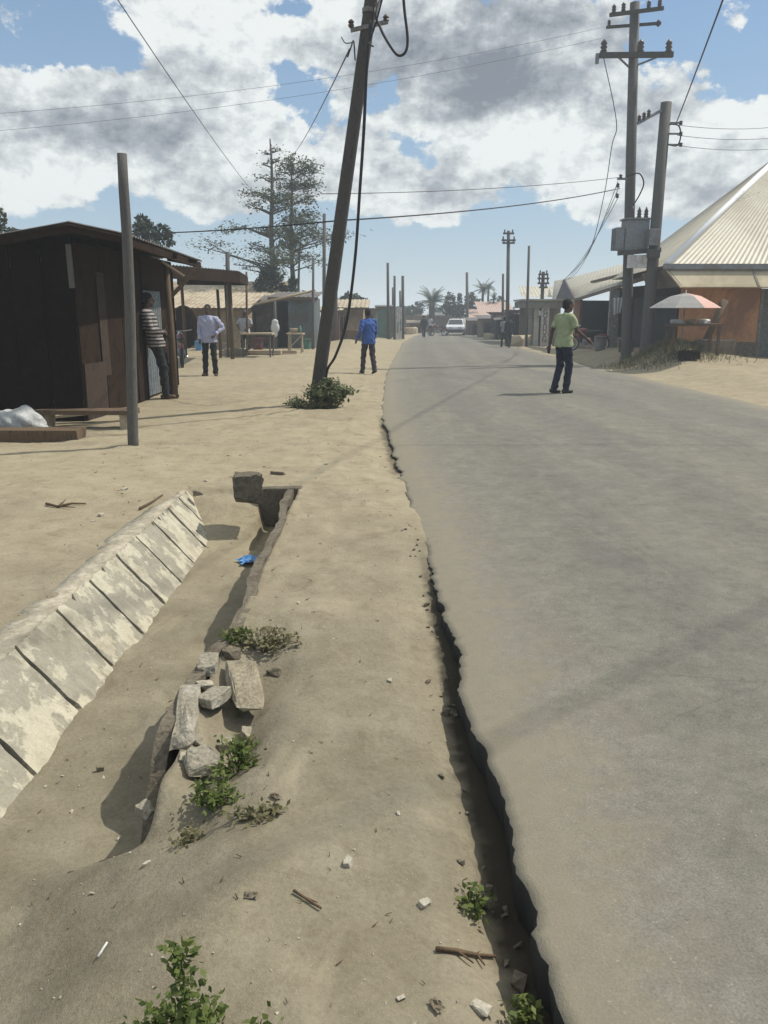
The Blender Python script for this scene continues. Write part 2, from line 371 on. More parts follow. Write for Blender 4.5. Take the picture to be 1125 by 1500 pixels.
def grow(a, b, s0, k):
    o = [a]; s = s0
    while o[-1] < b: o.append(o[-1] + s); s *= k
    return o
xs = np.array(sorted([-t for t in grow(4.5, 420, .12, 1.12)] + list(np.arange(-4.44, -2.2, .06)) + list(np.arange(-2.2, .8, .024)) + list(np.arange(.8, 1.5, .07)) + list(np.arange(1.5, 5.8, .3)) + list(np.arange(5.8, 10.5, .09)) + grow(10.5, 420, .12, 1.15)))
ys = np.array(sorted([-t for t in grow(-.7, 60, .1, 1.3)] + list(np.arange(.75, 8.2, .026)) + list(np.arange(8.2, 16, .07)) + grow(16, 700, .16, 1.035)))
X, Y = np.meshgrid(xs, ys); Z = ground_z(X, Y)
gm, nt, b = newmat('packed_sandy_earth'); MATS['earth'] = gm
tco = nt.nodes.new('ShaderNodeTexCoord').outputs['Object']
big = noise(nt, tco, .55, 6, .6, .4); mid = noise(nt, tco, 3.2, 6, .65); fin = noise(nt, tco, 55, 4, .7); gr = noise(nt, tco, 210, 2, .6)
sand = ramp(nt, mid, [(.3, (.275, .229, .153, 1)), (.5, (.318, .270, .183, 1)), (.72, (.362, .312, .218, 1))])
grey = ramp(nt, mid, [(.3, (.150, .131, .093, 1)), (.5, (.19, .168, .121, 1)), (.72, (.235, .210, .155, 1))])
at = nt.nodes.new('ShaderNodeAttribute'); at.attribute_name = 'silt'
fsel = mth(nt, 'ADD', at.outputs['Fac'], mth(nt, 'MULTIPLY', mth(nt, 'SUBTRACT', big, .5), 1.6), None, True)
c = mixc(nt, fsel, sand, grey)
c = mixc(nt, 1., c, ramp(nt, fin, [(.25, (.80, .79, .77, 1)), (.5, (.98, .98, .98, 1)), (.78, (1.13, 1.13, 1.12, 1))]), 'MULTIPLY')
c = mixc(nt, ramp(nt, noise(nt, tco, 7.5, 5, .7, .6), [(.54, (0, 0, 0, 1)), (.68, (.5, .5, .5, 1))]), c, (.155, .125, .08, 1))
c = mixc(nt, ramp(nt, noise(nt, mapping(nt, tco, (1, .55, 1)), 2.2, 6, .65, .8), [(.56, (0, 0, 0, 1)), (.7, (.5, .5, .5, 1))]), c, (.36, .315, .22, 1))
c = mixc(nt, ramp(nt, gr, [(.66, (0, 0, 0, 1)), (.74, (.55, .55, .55, 1))]), c, (.47, .42, .32, 1))
c = mixc(nt, ramp(nt, noise(nt, tco, 90, 3, .8), [(.68, (0, 0, 0, 1)), (.76, (.6, .6, .6, 1))]), c, (.085, .07, .045, 1))
ad = nt.nodes.new('ShaderNodeAttribute'); ad.attribute_name = 'edge_shade'
c = mixc(nt, mth(nt, 'MULTIPLY', ad.outputs['Fac'], .93, None, True), c, (.030, .025, .018, 1))      # shadow of the broken edge, painted near-black into the soil
nt.links.new(c, b.inputs['Base Color']); b.inputs['Roughness'].default_value = .95; b.inputs['Specular IOR Level'].default_value = .15
bp = nt.nodes.new('ShaderNodeBump'); bp.inputs['Strength'].default_value = .5; bp.inputs['Distance'].default_value = .012
nt.links.new(mth(nt, 'ADD', fin, mth(nt, 'MULTIPLY', gr, .35)), bp.inputs['Height']); nt.links.new(bp.outputs[0], b.inputs['Normal'])
# greyer compacted silt: roadside strip close by and the channel bed; loose pale sand elsewhere
edge_shade = (1 - sst(.05, .13, (xl(Y) - X) * (1 + .9 * sst(2, 5, Y)) + fbm(X * 25, Y * 25, 3) * .10)) * (1 - sst(4.0, 5.8, Y)) + .6 * (1 - sst(.05, .12, np.abs(xl(Y) - X + .02 + fbm(X * 9, Y * 9, 3) * .12))) * sst(7.6, 8.3, Y) * (1 - sst(11.5, 13, Y))  # mask of the shadow band painted beside the broken road edge
silt = (1 - sst(2.0, 8.5, Y)) * (.36 + .42 * sst(-2.4, -1.2, X)) + .25 * sst(-1.9, -1.7, X) * (1 - sst(-.85, -.7, X)) * (1 - sst(6, 7, Y))
ground = grid_object('ground', X, Y, Z, gm, {'silt': silt, 'edge_shade': edge_shade}); ground['kind'] = 'structure'
# ================================================================== road
yy = np.array(sorted([-t for t in grow(-.75, 60, .12, 1.3)] + list(np.arange(.77, 9, .026)) + list(np.arange(9, 16, .09)) + grow(16, 520, .3, 1.05)))
jag = fbm(yy * 3.1, yy * 0 + 3, 5) * .10 + fbm(yy * 13, yy * 0 + 8, 4) * .038
jag = jag + fbm(yy * 47, yy * 0 + 70, 2) * .022
jag = jag * (1 - sst(9, 20, yy)) + .0
el_ = xl(yy) + jag; er_ = xr(yy) + fbm(yy * .9, yy * 0 + 20, 4) * .3
ts = np.array([0, .006, .015, .03, .055, .09, .15, .25, .4, .55, .7, .8, .87, .92, .96, .985, 1.0])
Xr = el_[:, None] * (1 - ts) + er_[:, None] * ts; Yr = np.repeat(yy[:, None], len(ts), 1)
dE = np.minimum(Xr - el_[:, None], er_[:, None] - Xr)
Zr = base_y(Yr) + .012 + .03 * np.sin(np.pi * ts)[None, :] + fbm(Xr * .7, Yr * .7, 3) * .02 - .018 * (1 - sst(0, .12, dE)) + fbm(Xr * 30, Yr * 30, 2) * .008 * (1 - sst(0, .2, dE)) * (1 - sst(10, 16, Yr))
skX = np.stack([el_ + .03 + fbm(yy * 23, yy * 0 + 40, 2) * .05, el_ - .004 + fbm(yy * 31, yy * 0 + 44, 2) * .03], 1); skZ = np.stack([base_y(yy) - .30, Zr[:, 0] - .035], 1)
rsk = np.stack([er_ + .01], 1)
Xa = np.concatenate([skX, Xr, rsk], 1); Ya = np.concatenate([np.repeat(yy[:, None], 2, 1), Yr, yy[:, None]], 1)
Za = np.concatenate([skZ, Zr, (Zr[:, -1] - .25)[:, None]], 1)
edge = np.concatenate([np.full((len(yy), 2), -5.), dE, np.zeros((len(yy), 1))], 1)
rm, nt, b = newmat('dusty_asphalt')
tco = nt.nodes.new('ShaderNodeTexCoord').outputs['Object']; tl = mapping(nt, tco, (1, .18, 1))
ag = noise(nt, tco, 130, 3, .75); md = noise(nt, tco, 4, 6, .65); bgN = noise(nt, tl, .8, 5, .6, .5); st = noise(nt, tl, 2.6, 6, .7)
c = ramp(nt, md, [(.3, (.138, .129, .109, 1)), (.55, (.168, .158, .134, 1)), (.75, (.20, .188, .158, 1))])
c = mixc(nt, 1., c, ramp(nt, ag, [(.25, (.62, .62, .62, 1)), (.5, (1, 1, 1, 1)), (.75, (1.36, 1.35, 1.33, 1))]), 'MULTIPLY')
c = mixc(nt, ramp(nt, st, [(.5, (0, 0, 0, 1)), (.75, (.5, .5, .5, 1))]), c, (.215, .192, .148, 1))
c = mixc(nt, 1., c, ramp(nt, noise(nt, tco, 17, 5, .7), [(.3, (.84, .84, .84, 1)), (.7, (1.14, 1.14, 1.13, 1))]), 'MULTIPLY')
c = mixc(nt, ramp(nt, bgN, [(.55, (0, 0, 0, 1)), (.72, (.5, .5, .5, 1))]), c, (.105, .102, .095, 1))
al = nt.nodes.new('ShaderNodeAttribute'); al.attribute_name = 'lane'
tr_ = ramp(nt, mth(nt, 'ADD', al.outputs['Fac'], mth(nt, 'MULTIPLY', mth(nt, 'SUBTRACT', st, .5), .12)), [(.10, (1.06, 1.05, 1.03, 1)), (.20, (.90, .90, .91, 1)), (.30, (1.05, 1.05, 1.04, 1)), (.38, (.91, .91, .92, 1)), (.5, (1.08, 1.07, 1.04, 1)), (.62, (.91, .91, .92, 1)), (.70, (1.05, 1.05, 1.04, 1)), (.80, (.92, .92, .93, 1)), (.92, (1.06, 1.05, 1.02, 1))])
c = mixc(nt, 1., c, tr_, 'MULTIPLY')                        # traffic polished wheel tracks
vo = nt.nodes.new('ShaderNodeTexVoronoi'); vo.feature = 'DISTANCE_TO_EDGE'; vo.inputs['Scale'].default_value = .75
dv = nt.nodes.new('ShaderNodeVectorMath'); dv.operation = 'MULTIPLY_ADD'; nz_ = nt.nodes.new('ShaderNodeTexNoise'); nz_.inputs['Scale'].default_value = 2.2; nz_.inputs['Detail'].default_value = 6; nt.links.new(tco, nz_.inputs['Vector'])
nt.links.new(nz_.outputs['Color'], dv.inputs[0]); dv.inputs[1].default_value = (.9, .9, 0); nt.links.new(tco, dv.inputs[2]); nt.links.new(dv.outputs[0], vo.inputs['Vector'])
ck = mth(nt, 'MULTIPLY', mth(nt, 'LESS_THAN', vo.outputs['Distance'], .0035), ramp(nt, noise(nt, tco, .35, 3, .5), [(.54, (0, 0, 0, 1)), (.64, (.45, .45, .45, 1))]))
c = mixc(nt, ck, c, (.045, .042, .036, 1))
c = mixc(nt, ramp(nt, noise(nt, tco, 75, 2, .5), [(.70, (0, 0, 0, 1)), (.74, (.8, .8, .8, 1))]), c, (.34, .31, .25, 1))     # pale stones in the mix
c = mixc(nt, ramp(nt, noise(nt, tl, 1.5, 7, .72, .4), [(.56, (0, 0, 0, 1)), (.66, (.45, .45, .45, 1))]), c, (.25, .222, .165, 1))     # drifts of dust
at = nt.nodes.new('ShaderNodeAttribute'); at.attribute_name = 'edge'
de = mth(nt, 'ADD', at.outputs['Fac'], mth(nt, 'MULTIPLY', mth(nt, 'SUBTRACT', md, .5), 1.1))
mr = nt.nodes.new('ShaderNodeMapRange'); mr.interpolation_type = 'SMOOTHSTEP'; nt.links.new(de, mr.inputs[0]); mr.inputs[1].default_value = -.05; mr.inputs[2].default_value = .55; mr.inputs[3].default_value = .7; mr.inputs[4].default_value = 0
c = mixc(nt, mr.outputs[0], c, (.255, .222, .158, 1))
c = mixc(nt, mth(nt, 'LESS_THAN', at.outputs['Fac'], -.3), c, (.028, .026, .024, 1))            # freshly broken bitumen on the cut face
nt.links.new(c, b.inputs['Base Color']); b.inputs['Roughness'].default_value = .88; b.inputs['Specular IOR Level'].default_value = .25
bp = nt.nodes.new('ShaderNodeBump'); bp.inputs['Strength'].default_value = .5; bp.inputs['Distance'].default_value = .006
nt.links.new(ag, bp.inputs['Height']); nt.links.new(bp.outputs[0], b.inputs['Normal'])
lane = np.concatenate([np.zeros((len(yy), 2)), np.repeat(ts[None, :], len(yy), 0), np.ones((len(yy), 1))], 1)
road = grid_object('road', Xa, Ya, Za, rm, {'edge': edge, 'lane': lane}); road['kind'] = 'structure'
def road_z(x, y): return float(base_y(y)) + .012 + .03 * math.sin(math.pi * min(1, max(0, (x - xl(y)) / (xr(y) - xl(y)))))

hb_ = MB().box((0, 320, 6.5), (1500, 1600, 19)); hm = bpy.data.materials.new('dusty_air'); hm.use_nodes = True; hn = hm.node_tree; hn.nodes.clear()
ho = hn.nodes.new('ShaderNodeOutputMaterial'); hv = hn.nodes.new('ShaderNodeVolumePrincipled'); hv.inputs['Color'].default_value = (.80, .88, .97, 1); hv.inputs['Density'].default_value = .0022; hv.inputs['Anisotropy'].default_value = .2
hn.links.new(hv.outputs[0], ho.inputs['Volume']); haze = hb_.build('haze', hm); haze['kind'] = 'stuff'; haze['label'] = 'thin pale dusty air over the whole street'
SC.cycles.volume_bounces = 1
# ================================================================== object materials
M_CONC = mat('weathered_cement', (.34, .30, .225), (.42, .375, .285), (.27, .24, .185), scale=3, rough=.92, bump=.35, bscale=40, dirt=(.20, .175, .13))
M_CONC2 = mat('broken_concrete', (.36, .33, .26), (.28, .25, .19), (.42, .39, .32), scale=7, rough=.95, bump=.6, bscale=45)
M_CONCD = mat('grimy_concrete', (.12, .10, .072), (.165, .14, .102), (.085, .07, .05), scale=6, rough=.95, bump=.6, bscale=40)
M_POLE = mat('creosoted_timber', (.055, .050, .045), (.10, .092, .082), (.075, .068, .06), scale=5, rough=.85, bump=.5, stretch=(6, 6, .5), bscale=30)
M_POLEG = mat('greyed_timber', (.082, .078, .072), (.13, .122, .11), (.10, .094, .085), scale=5, rough=.85, bump=.4, stretch=(6, 6, .5), bscale=30)
M_WOOD = mat('rough_brown_timber', (.10, .062, .035), (.15, .10, .06), (.075, .048, .03), scale=4, rough=.85, bump=.4, stretch=(5, 5, .6), bscale=30)
M_PALEW = mat('pale_sawn_timber', (.36, .28, .18), (.44, .36, .24), (.30, .22, .14), scale=5, rough=.8, bump=.3, stretch=(5, 5, .6))
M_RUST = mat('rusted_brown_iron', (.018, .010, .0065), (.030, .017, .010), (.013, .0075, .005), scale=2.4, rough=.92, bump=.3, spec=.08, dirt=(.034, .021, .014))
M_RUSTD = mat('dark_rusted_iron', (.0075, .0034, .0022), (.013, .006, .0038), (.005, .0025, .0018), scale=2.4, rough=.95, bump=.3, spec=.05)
M_ROOFD = mat('dull_grey_iron_roof', (.10, .10, .10), (.15, .145, .14), (.085, .07, .055), scale=1.6, rough=.6, bump=.1, spec=.4, dirt=(.12, .075, .045))
M_ROOFT = mat('tan_dusty_iron_roof', (.40, .33, .23), (.46, .39, .28), (.33, .26, .17), scale=1.6, rough=.7, bump=.1, dirt=(.28, .20, .12))
M_ROOFC = mat('cream_coated_iron_roof', (.46, .42, .325), (.50, .46, .36), (.43, .39, .30), scale=.8, rough=.5, bump=.05, spec=.5, fine=.1, dirt=(.38, .335, .25))
M_ROOFP = mat('faded_pink_iron_roof', (.42, .30, .25), (.47, .34, .28), (.36, .25, .21), scale=1.0, rough=.7, bump=.05, fine=.1)
M_BLUEI = mat('pale_blue_corrugated_iron', (.20, .235, .26), (.25, .285, .305), (.15, .18, .20), scale=2, rough=.6, bump=.05, dirt=(.22, .19, .15))
M_GREYW = mat('grey_rendered_wall', (.20, .19, .165), (.25, .24, .21), (.16, .15, .13), scale=1.6, rough=.9, bump=.15, dirt=(.15, .125, .09))
M_TANW = mat('tan_mud_wall', (.30, .23, .15), (.36, .28, .19), (.25, .19, .12), scale=1.6, rough=.92, bump=.25, dirt=(.18, .135, .09))
M_BEIGE = mat('beige_rendered_wall', (.42, .39, .32), (.48, .45, .37), (.36, .33, .27), scale=1.4, rough=.9, bump=.12, dirt=(.24, .20, .15))
M_TEALD = mat('slate_blue_painted_iron', (.09, .12, .125), (.12, .15, .155), (.07, .09, .095), scale=1.8, rough=.7, bump=.1, dirt=(.09, .08, .065))
M_TEAL = mat('sea_green_painted_iron', (.07, .19, .155), (.10, .235, .19), (.055, .15, .125), scale=1.5, rough=.65, bump=.1, dirt=(.16, .15, .12))
M_MAROON = mat('maroon_painted_iron', (.085, .022, .025), (.12, .035, .035), (.06, .018, .02), scale=2, rough=.7, bump=.1)
M_WHITE = mat('white_painted_board', (.66, .65, .62), (.72, .71, .68), (.56, .55, .52), scale=2, rough=.7, bump=.1, dirt=(.42, .38, .31))
M_DARK = mat('dark_interior', (.020, .018, .018), (.03, .026, .024), scale=2, rough=.9, bump=.1)  # near-black; inside the shop row it carries the shade of the openings
M_ORANGE = mat('orange_painted_render', (.54, .245, .105), (.60, .285, .13), (.47, .205, .088), scale=1.1, rough=.9, bump=.1, fine=.12, dirt=(.26, .13, .075))
M_PLINTH = mat('grimy_plinth', (.15, .115, .085), (.19, .15, .11), (.12, .09, .07), scale=2, rough=.92, bump=.2)
M_METAL = mat('dull_grey_metal', (.21, .22, .225), (.26, .27, .275), scale=3, rough=.55, bump=.05, spec=.4, metal=.2, dirt=(.16, .13, .10))
M_CABLE = mat('black_cable', (.02, .02, .022), (.03, .03, .032), scale=4, rough=.6, bump=0, fine=0)
M_WIRE = mat('grey_wire', (.09, .09, .095), (.12, .12, .125), scale=4, rough=.5, bump=0, fine=0)
M_SACK = mat('white_woven_sack', (.42, .42, .40), (.50, .50, .48), (.36, .36, .34), scale=7, rough=.75, bump=.4, bscale=60)
M_CLOTHW = mat('white_cloth', (.62, .62, .60), (.70, .70, .68), scale=6, rough=.85, bump=.2)
M_CERAM = mat('brown_porcelain', (.06, .035, .025), (.08, .05, .035), scale=4, rough=.3, bump=0, spec=.5, fine=0)
M_RUBBER = mat('black_rubber', (.02, .02, .02), (.03, .03, .03), scale=8, rough=.8, bump=.1)
M_PAINTR = mat('dark_red_enamel', (.16, .02, .02), (.2, .03, .03), scale=3, rough=.35, bump=0, spec=.5, fine=.05)
M_CHROME = mat('scuffed_chrome', (.5, .5, .5), (.6, .6, .6), scale=4, rough=.3, bump=0, metal=.9, fine=.05)
M_SEAT = mat('black_vinyl', (.02, .02, .022), (.03, .03, .03), scale=6, rough=.5, bump=.1)
M_STONE = mat('pale_pebble', (.36, .325, .25), (.44, .40, .32), (.29, .255, .19), scale=14, rough=.9, bump=.3)
M_STONED = mat('brown_pebble', (.16, .13, .09), (.21, .17, .12), scale=14, rough=.9, bump=.3)
L_BUSH = leafmat('bush_leaf', (.075, .095, .038), (.13, .15, .065), (.21, .225, .11))
L_WEED = leafmat('weed_leaf', (.045, .068, .014), (.09, .125, .028), (.16, .19, .05))
L_DRY = leafmat('dry_weed_leaf', (.10, .095, .045), (.16, .145, .07), (.22, .20, .11))
L_TREE = leafmat('almond_leaf', (.05, .065, .036), (.085, .105, .058), (.14, .16, .09), .3)
L_DARK = leafmat('dark_evergreen_leaf', (.016, .028, .016), (.030, .046, .026), (.055, .072, .04), .15)
L_PALM = leafmat('palm_leaf', (.028, .045, .028), (.05, .072, .042), (.09, .11, .065), .2)
M_BARK = mat('grey_brown_bark', (.075, .065, .055), (.12, .105, .09), (.055, .048, .04), scale=5, rough=.9, bump=.4, stretch=(4, 4, .8))
# ================================================================== the open drain
XT, XB = -1.75, -1.43
dr = thing('storm_drain', (XT, 4.2, 0), 'long concrete lined drain with slanting side slabs, half filled with sand', 'drain')
random.seed(3)
pm, nt, b = newmat('peeling_cement_slab')
tco = nt.nodes.new('ShaderNodeTexCoord').outputs['Object']
f = ramp(nt, noise(nt, tco, 3.4, 7, .66, .15), [(.47, (0, 0, 0, 1)), (.51, (1, 1, 1, 1))])
ca = ramp(nt, noise(nt, tco, 9, 5, .6), [(.3, (.43, .395, .30, 1)), (.7, (.50, .462, .36, 1))]); cb = ramp(nt, noise(nt, tco, 12, 5, .6), [(.3, (.25, .23, .18, 1)), (.7, (.335, .31, .245, 1))])
c = mixc(nt, f, cb, ca); c = mixc(nt, 1., c, ramp(nt, noise(nt, tco, 80, 3, .7), [(.3, (.85, .85, .85, 1)), (.7, (1.08, 1.08, 1.08, 1))]), 'MULTIPLY')
c = mixc(nt, ramp(nt, noise(nt, tco, 1.7, 6, .7, .3), [(.50, (0, 0, 0, 1)), (.64, (.75, .75, .75, 1))]), c, (.22, .19, .135, 1))
nt.links.new(c, b.inputs['Base Color']); b.inputs['Roughness'].default_value = .92; b.inputs['Specular IOR Level'].default_value = .2
bp = nt.nodes.new('ShaderNodeBump'); bp.inputs['Strength'].default_value = .5; bp.inputs['Distance'].default_value = .008
nt.links.new(mth(nt, 'ADD', mth(nt, 'MULTIPLY', f, .8), noise(nt, tco, 60, 4, .6)), bp.inputs['Height']); nt.links.new(bp.outputs[0], b.inputs['Normal'])
ends = [.9, 1.75, 2.42, 3.06, 3.60, 4.10, 4.60, 5.10, 5.55, 5.98, 6.40, 6.78, 7.08]
for i in range(len(ends) - 1):
    y0, y1 = ends[i] + .014, ends[i + 1] - .014; mb = MB(); nu = 16; nw = 8; th = .05
    sk = .035                                                  # joints run a little askew
    top = []; n = Vector((.31, 0, .32)).normalized()
    e0 = [random.uniform(0, .010) + (.03 if random.random() < .07 else 0) for _ in range(nu + 1)]
    for k in range(nw + 1):
        for j in range(nu + 1):
            t = k / nw; a = j / nu
            x = lerp(XT, XB, t) - .005; y = lerp(y0, y1, a) - sk * t + random.uniform(-.003, .003)
            if j in (0, nu): y += random.uniform(-.005, .005)
            z = lerp(.005, -.335, t)
            if k == 0: x += e0[j] * .9; z -= e0[j]
            p = Vector((x, y, z)) + n * (.012 + random.uniform(-.0025, .0025) + .01 * random.random() * (i % 3 == 1) * (j % 5 == 0))
            top.append(p)
    w = nu + 1; mb.add(top + [p - n * th for p in top], [(k * w + j, k * w + j + 1, (k + 1) * w + j + 1, (k + 1) * w + j) for k in range(nw) for j in range(nu)]
        + [(((nw + 1) * w) + k * w + j, ((nw + 1) * w) + (k + 1) * w + j, ((nw + 1) * w) + (k + 1) * w + j + 1, ((nw + 1) * w) + k * w + j + 1) for k in range(nw) for j in range(nu)]
        + [(k * w, (k + 1) * w, (nw + 1) * w + (k + 1) * w, (nw + 1) * w + k * w) for k in range(nw)] + [(k * w + nu, (nw + 1) * w + k * w + nu, (nw + 1) * w + (k + 1) * w + nu, (k + 1) * w + nu) for k in range(nw)]
        + [(j, (nw + 1) * w + j, (nw + 1) * w + j + 1, j + 1) for j in range(nu)])
    o = mb.build('side_slab', pm, dr, smooth=False)
# flush lip along the top
mb = MB(); vs = []; yl = np.arange(.8, 7.1, .05)
for y in yl:
    wv_ = .10 * (1 - float(sst(6, 7.1, y))) + .06 + float(fbm(np.array([y * 2.]), np.array([3.]), 3)[0]) * .1
    zz = .006 + random.uniform(-.003, .003)
    for x, z in ((XT + .004, -.03), (XT + .002, zz + .004), (XT - wv_ * .5, zz + .006), (XT - wv_, zz - .002), (XT - wv_ - .01, -.06)): vs.append((x + random.uniform(-.004, .004), y, z))
mb.add(vs, [(i * 5 + j, i * 5 + j + 1, (i + 1) * 5 + j + 1, (i + 1) * 5 + j) for i in range(len(yl) - 1) for j in range(4)]); mb.build('lip', M_CONC, dr, smooth=True)
# broken retaining slab on the road side
mb = MB(); yw = list(np.arange(2.48, 7.1, .03)); sec = []
for y in yw:
    xo = -.785 + .025 * math.sin(y * 1.7) + .03 * math.sin(y * 3.3 + 1) - .06 * float(sst(2.9, 2.35, y)) + float(fbm(np.array([y * 5.]), np.array([1.]), 3)[0]) * .03
    zt = .012 - .40 * float(sst(2.90, 2.46, y)) + float(fbm(np.array([y * 4.]), np.array([7.]), 4)[0]) * .06; th = .055 + float(fbm(np.array([y * 6.]), np.array([17.]), 3)[0]) * .03
    sec.append([(xo - th / 2 - .01, y, -.42), (xo - th / 2, y, zt), (xo + th / 2, y, zt + random.uniform(-.006, .006)), (xo + th / 2, y, -.42)])
vs = [p for s_ in sec for p in s_]
mb.add(vs, [(i * 4 + j, i * 4 + j + 1, (i + 1) * 4 + j + 1, (i + 1) * 4 + j) for i in range(len(yw) - 1) for j in range(3)] + [(0, 1, 2, 3), tuple((len(yw) - 1) * 4 + k for k in (3, 2, 1, 0))])
mb.build('retaining_slab', M_CONCD, dr)
mb = MB(); mb.box((-.93, 7.16, -.16), (.40, .07, .36), jit=.008); mb.build('end_wall', M_CONCD, dr, bevel=.01)
# block at the mouth, rubble, rubbish
def stone(name, u, v, d, m, label, cat, rz=0, sink=.25, rot=0, group=None, n=26, pw=.6, Y=None, z=None):
    g = G(u, v); g.z = gz(g.x, g.y) if z is None else z
    mb = MB().hull((g.x, g.y, g.z + d[2] * (.5 - sink)), d, n, rz, rot, pw); return tag(mb.build(name, m), label, cat, group)
def at_xy(name, x, y, d, m, label, cat, rz=0, sink=.25, rot=0, group=None, n=26, z=None, pw=.55):
    z = gz(x, y) if z is None else z
    return tag(MB().rock((x, y, z + d[2] * (.5 - sink)), d, n, rz, rot, pw).build(name, m), label, cat, group)
o = at_xy('concrete_block', -1.14, 6.72, (.25, .22, .27), M_CONCD, 'dark squarish concrete block standing at the drain mouth', 'block', .2, .12, n=34, pw=.38, z=0)
at_xy('rubble_chunk', -.785, 2.98, (.09, .46, .075), M_CONC2, 'long white broken concrete strip lying along the drain edge', 'rubble', .13, .3, n=46, z=-.02, pw=.62)
at_xy('rubble_chunk', -.79, 3.42, (.09, .17, .06), M_CONC2, 'small pale concrete lump on the drain edge below the dry weeds', 'rubble', .1, .3, n=50, z=-.01)
at_xy('rubble_chunk', -.60, 3.24, (.15, .42, .05), mat('earth_stained_concrete', (.255, .215, .15), (.30, .26, .185), (.21, .175, .12), scale=7, rough=.95, bump=.5, bscale=40), 'big pale concrete slab fragment leaning beside the weeds', 'rubble', .28, .42, .14, n=40, z=-.005, pw=.75)
at_xy('rubble_chunk', -.70, 3.10, (.09, .15, .05), M_CONC2, 'grey brown concrete wedge between the strip and the big fragment', 'rubble', -.3, .4, n=40, z=0)
at_xy('rubble_chunk', -.66, 2.66, (.13, .12, .07), M_CONC2, 'rounded concrete chunk in the washed out hollow by the weeds', 'rubble', .5, .3, n=44, z=-.05)
at_xy('rubble_chunk', -.71, 3.53, (.07, .09, .05), M_CONCD, 'dark fist sized concrete lump at the head of the hollow', 'rubble', .9, .35, n=30, z=0)
at_xy('rubble_chunk', -.815, 2.50, (.06, .08, .04), M_CONC2, 'thumb sized pale chip in the shadow of the slab end', 'rubble', .9, .3, n=24, z=-.13)
random.seed(19)
for k, (x, y, s_) in enumerate(((-.72, 2.84, .05), (-.76, 3.20, .06), (-.66, 3.36, .055), (-.55, 3.0, .05), (-.73, 2.70, .04), (-.50, 3.46, .045), (-.62, 2.92, .06), (-.77, 3.55, .05))):
    at_xy('rubble_bit', x, y, (s_ * 1.5, s_ * 1.1, s_ * .8), (M_CONC2, M_CONC, M_CONCD)[k % 3], 'fist sized bit of broken concrete lying among the drain rubble', 'rubble', random.uniform(0, 3), .25, group='small bits of drain rubble', n=20, pw=.7)
at_xy('flat_stone', -1.02, 7.85, (.17, .10, .05), M_STONED, 'dark flat stone lying beyond the drain mouth', 'stone', -.3, .3, n=20)
at_xy('flat_stone', -1.62, 6.95, (.09, .08, .05), M_STONED, 'dark cube like stone near the far end of the side slabs', 'stone', .3, .3, n=20, z=gz(-1.8, 6.9))
at_xy('flat_stone', -1.18, 3.05, (.035, .03, .03), M_STONED, 'small dark stone alone on the sandy drain bed', 'stone', .3, .2, n=20)
# crumpled wrapper: a small folded sheet
def crumple(name, c, w, h, m, label, cat, rz=0, amp=.02, n=9):
    mb = MB(); vs = []; Q = Matrix.Rotation(rz, 3, 'Z')
    for j in range(n + 1):
        for i in range(n + 1):
            a, b_ = i / n - .5, j / n - .5
            r = 1 - .3 * abs(math.sin(5 * math.atan2(b_, a))) * (abs(a) + abs(b_) > .5)
            vs.append(Q @ Vector((a * w * r, b_ * h * r, amp * (.6 + random.uniform(-.6, .6)) * (1 - 1.2 * max(abs(a), abs(b_))))) + Vector(c))
    mb.add(vs, [(j * (n + 1) + i, j * (n + 1) + i + 1, (j + 1) * (n + 1) + i + 1, (j + 1) * (n + 1) + i) for j in range(n) for i in range(n)])
    return tag(mb.build(name, m), label, cat)
M_BLUEP = mat('blue_plastic_film', (.05, .20, .48), (.09, .28, .58), (.35, .48, .62), scale=14, rough=.35, bump=.1, spec=.5, fine=.1)
M_WPLAS = mat('white_plastic_film', (.62, .62, .58), (.72, .72, .68), scale=14, rough=.4, bump=.1, spec=.5, fine=.1)
g = G(378, 775); wx, wy = -1.02, 5.95
wr = crumple('plastic_wrapper', (wx, wy, gz(wx, wy) + .012), .20, .15, M_BLUEP, 'crumpled blue plastic wrapper lying on the drain bed', 'wrapper', .5, .05)
mb = MB(); mb.hull((wx + .10, wy + .03, gz(wx, wy) + .03), (.08, .07, .03), 24); mb.build('torn_end', M_WPLAS, wr)
# ------------------------------------------------------------------ pebbles, twigs, scraps near the camera
for u, v, s_, lab in ((623, 1298, .042, 'largest pale stone on the dirt beside the road edge'), (588, 1442, .022, 'small white pebble below the large pale stone'), (118, 1478, .035, 'pale stone at the bottom left corner'), (112, 1493, .03, 'second pale stone at the bottom left edge, next to the first'),
    (571, 990, .03, 'flat pale chip on the dirt ridge level with the rubble'), (705, 1440, .05, 'thin pale shard lying next to the road edge at the bottom'), (511, 1255, .04, 'thin pale flake on the dirt left of the large pale stone'), (183, 719, .05, 'white chip on the sand left of the far drain end'), (148, 755, .05, 'white chip close to the forked dry twig'), (302, 705, .04, 'white chip right above the far end of the side slabs'), (211, 1218, .03, 'pale fragment on the dirt under the slab end'), (478, 684, .06, 'pale chip on open sand between the drain and the bushy pole'), (584, 1178, .02, 'tiny pale pebble between the weeds and the road edge')):
    stone('pebble', u, v, (s_ * 1.1, s_ * .7, s_ * .5), M_STONE, lab, 'pebble', random.uniform(0, 3), .2, n=22)
mb = MB(); random.seed(11)
for k in range(800):
    y = .9 + 9 * random.random() ** 1.6; x = random.uniform(-.9 - .25 * y, .35) if random.random() < .75 else random.uniform(-4, -1.9)
    if -1.75 < x < -1.42 and y < 7: continue
    if x > float(xl(y)) - .05: continue
    s_ = random.uniform(.0025, .007) * (1 + .1 * y) * (2 if random.random() < .05 else 1); mb.hull((x, y, gz(x, y) + s_ * .2), (s_ * 1.4, s_, s_ * .8), 9, random.uniform(0, 3))
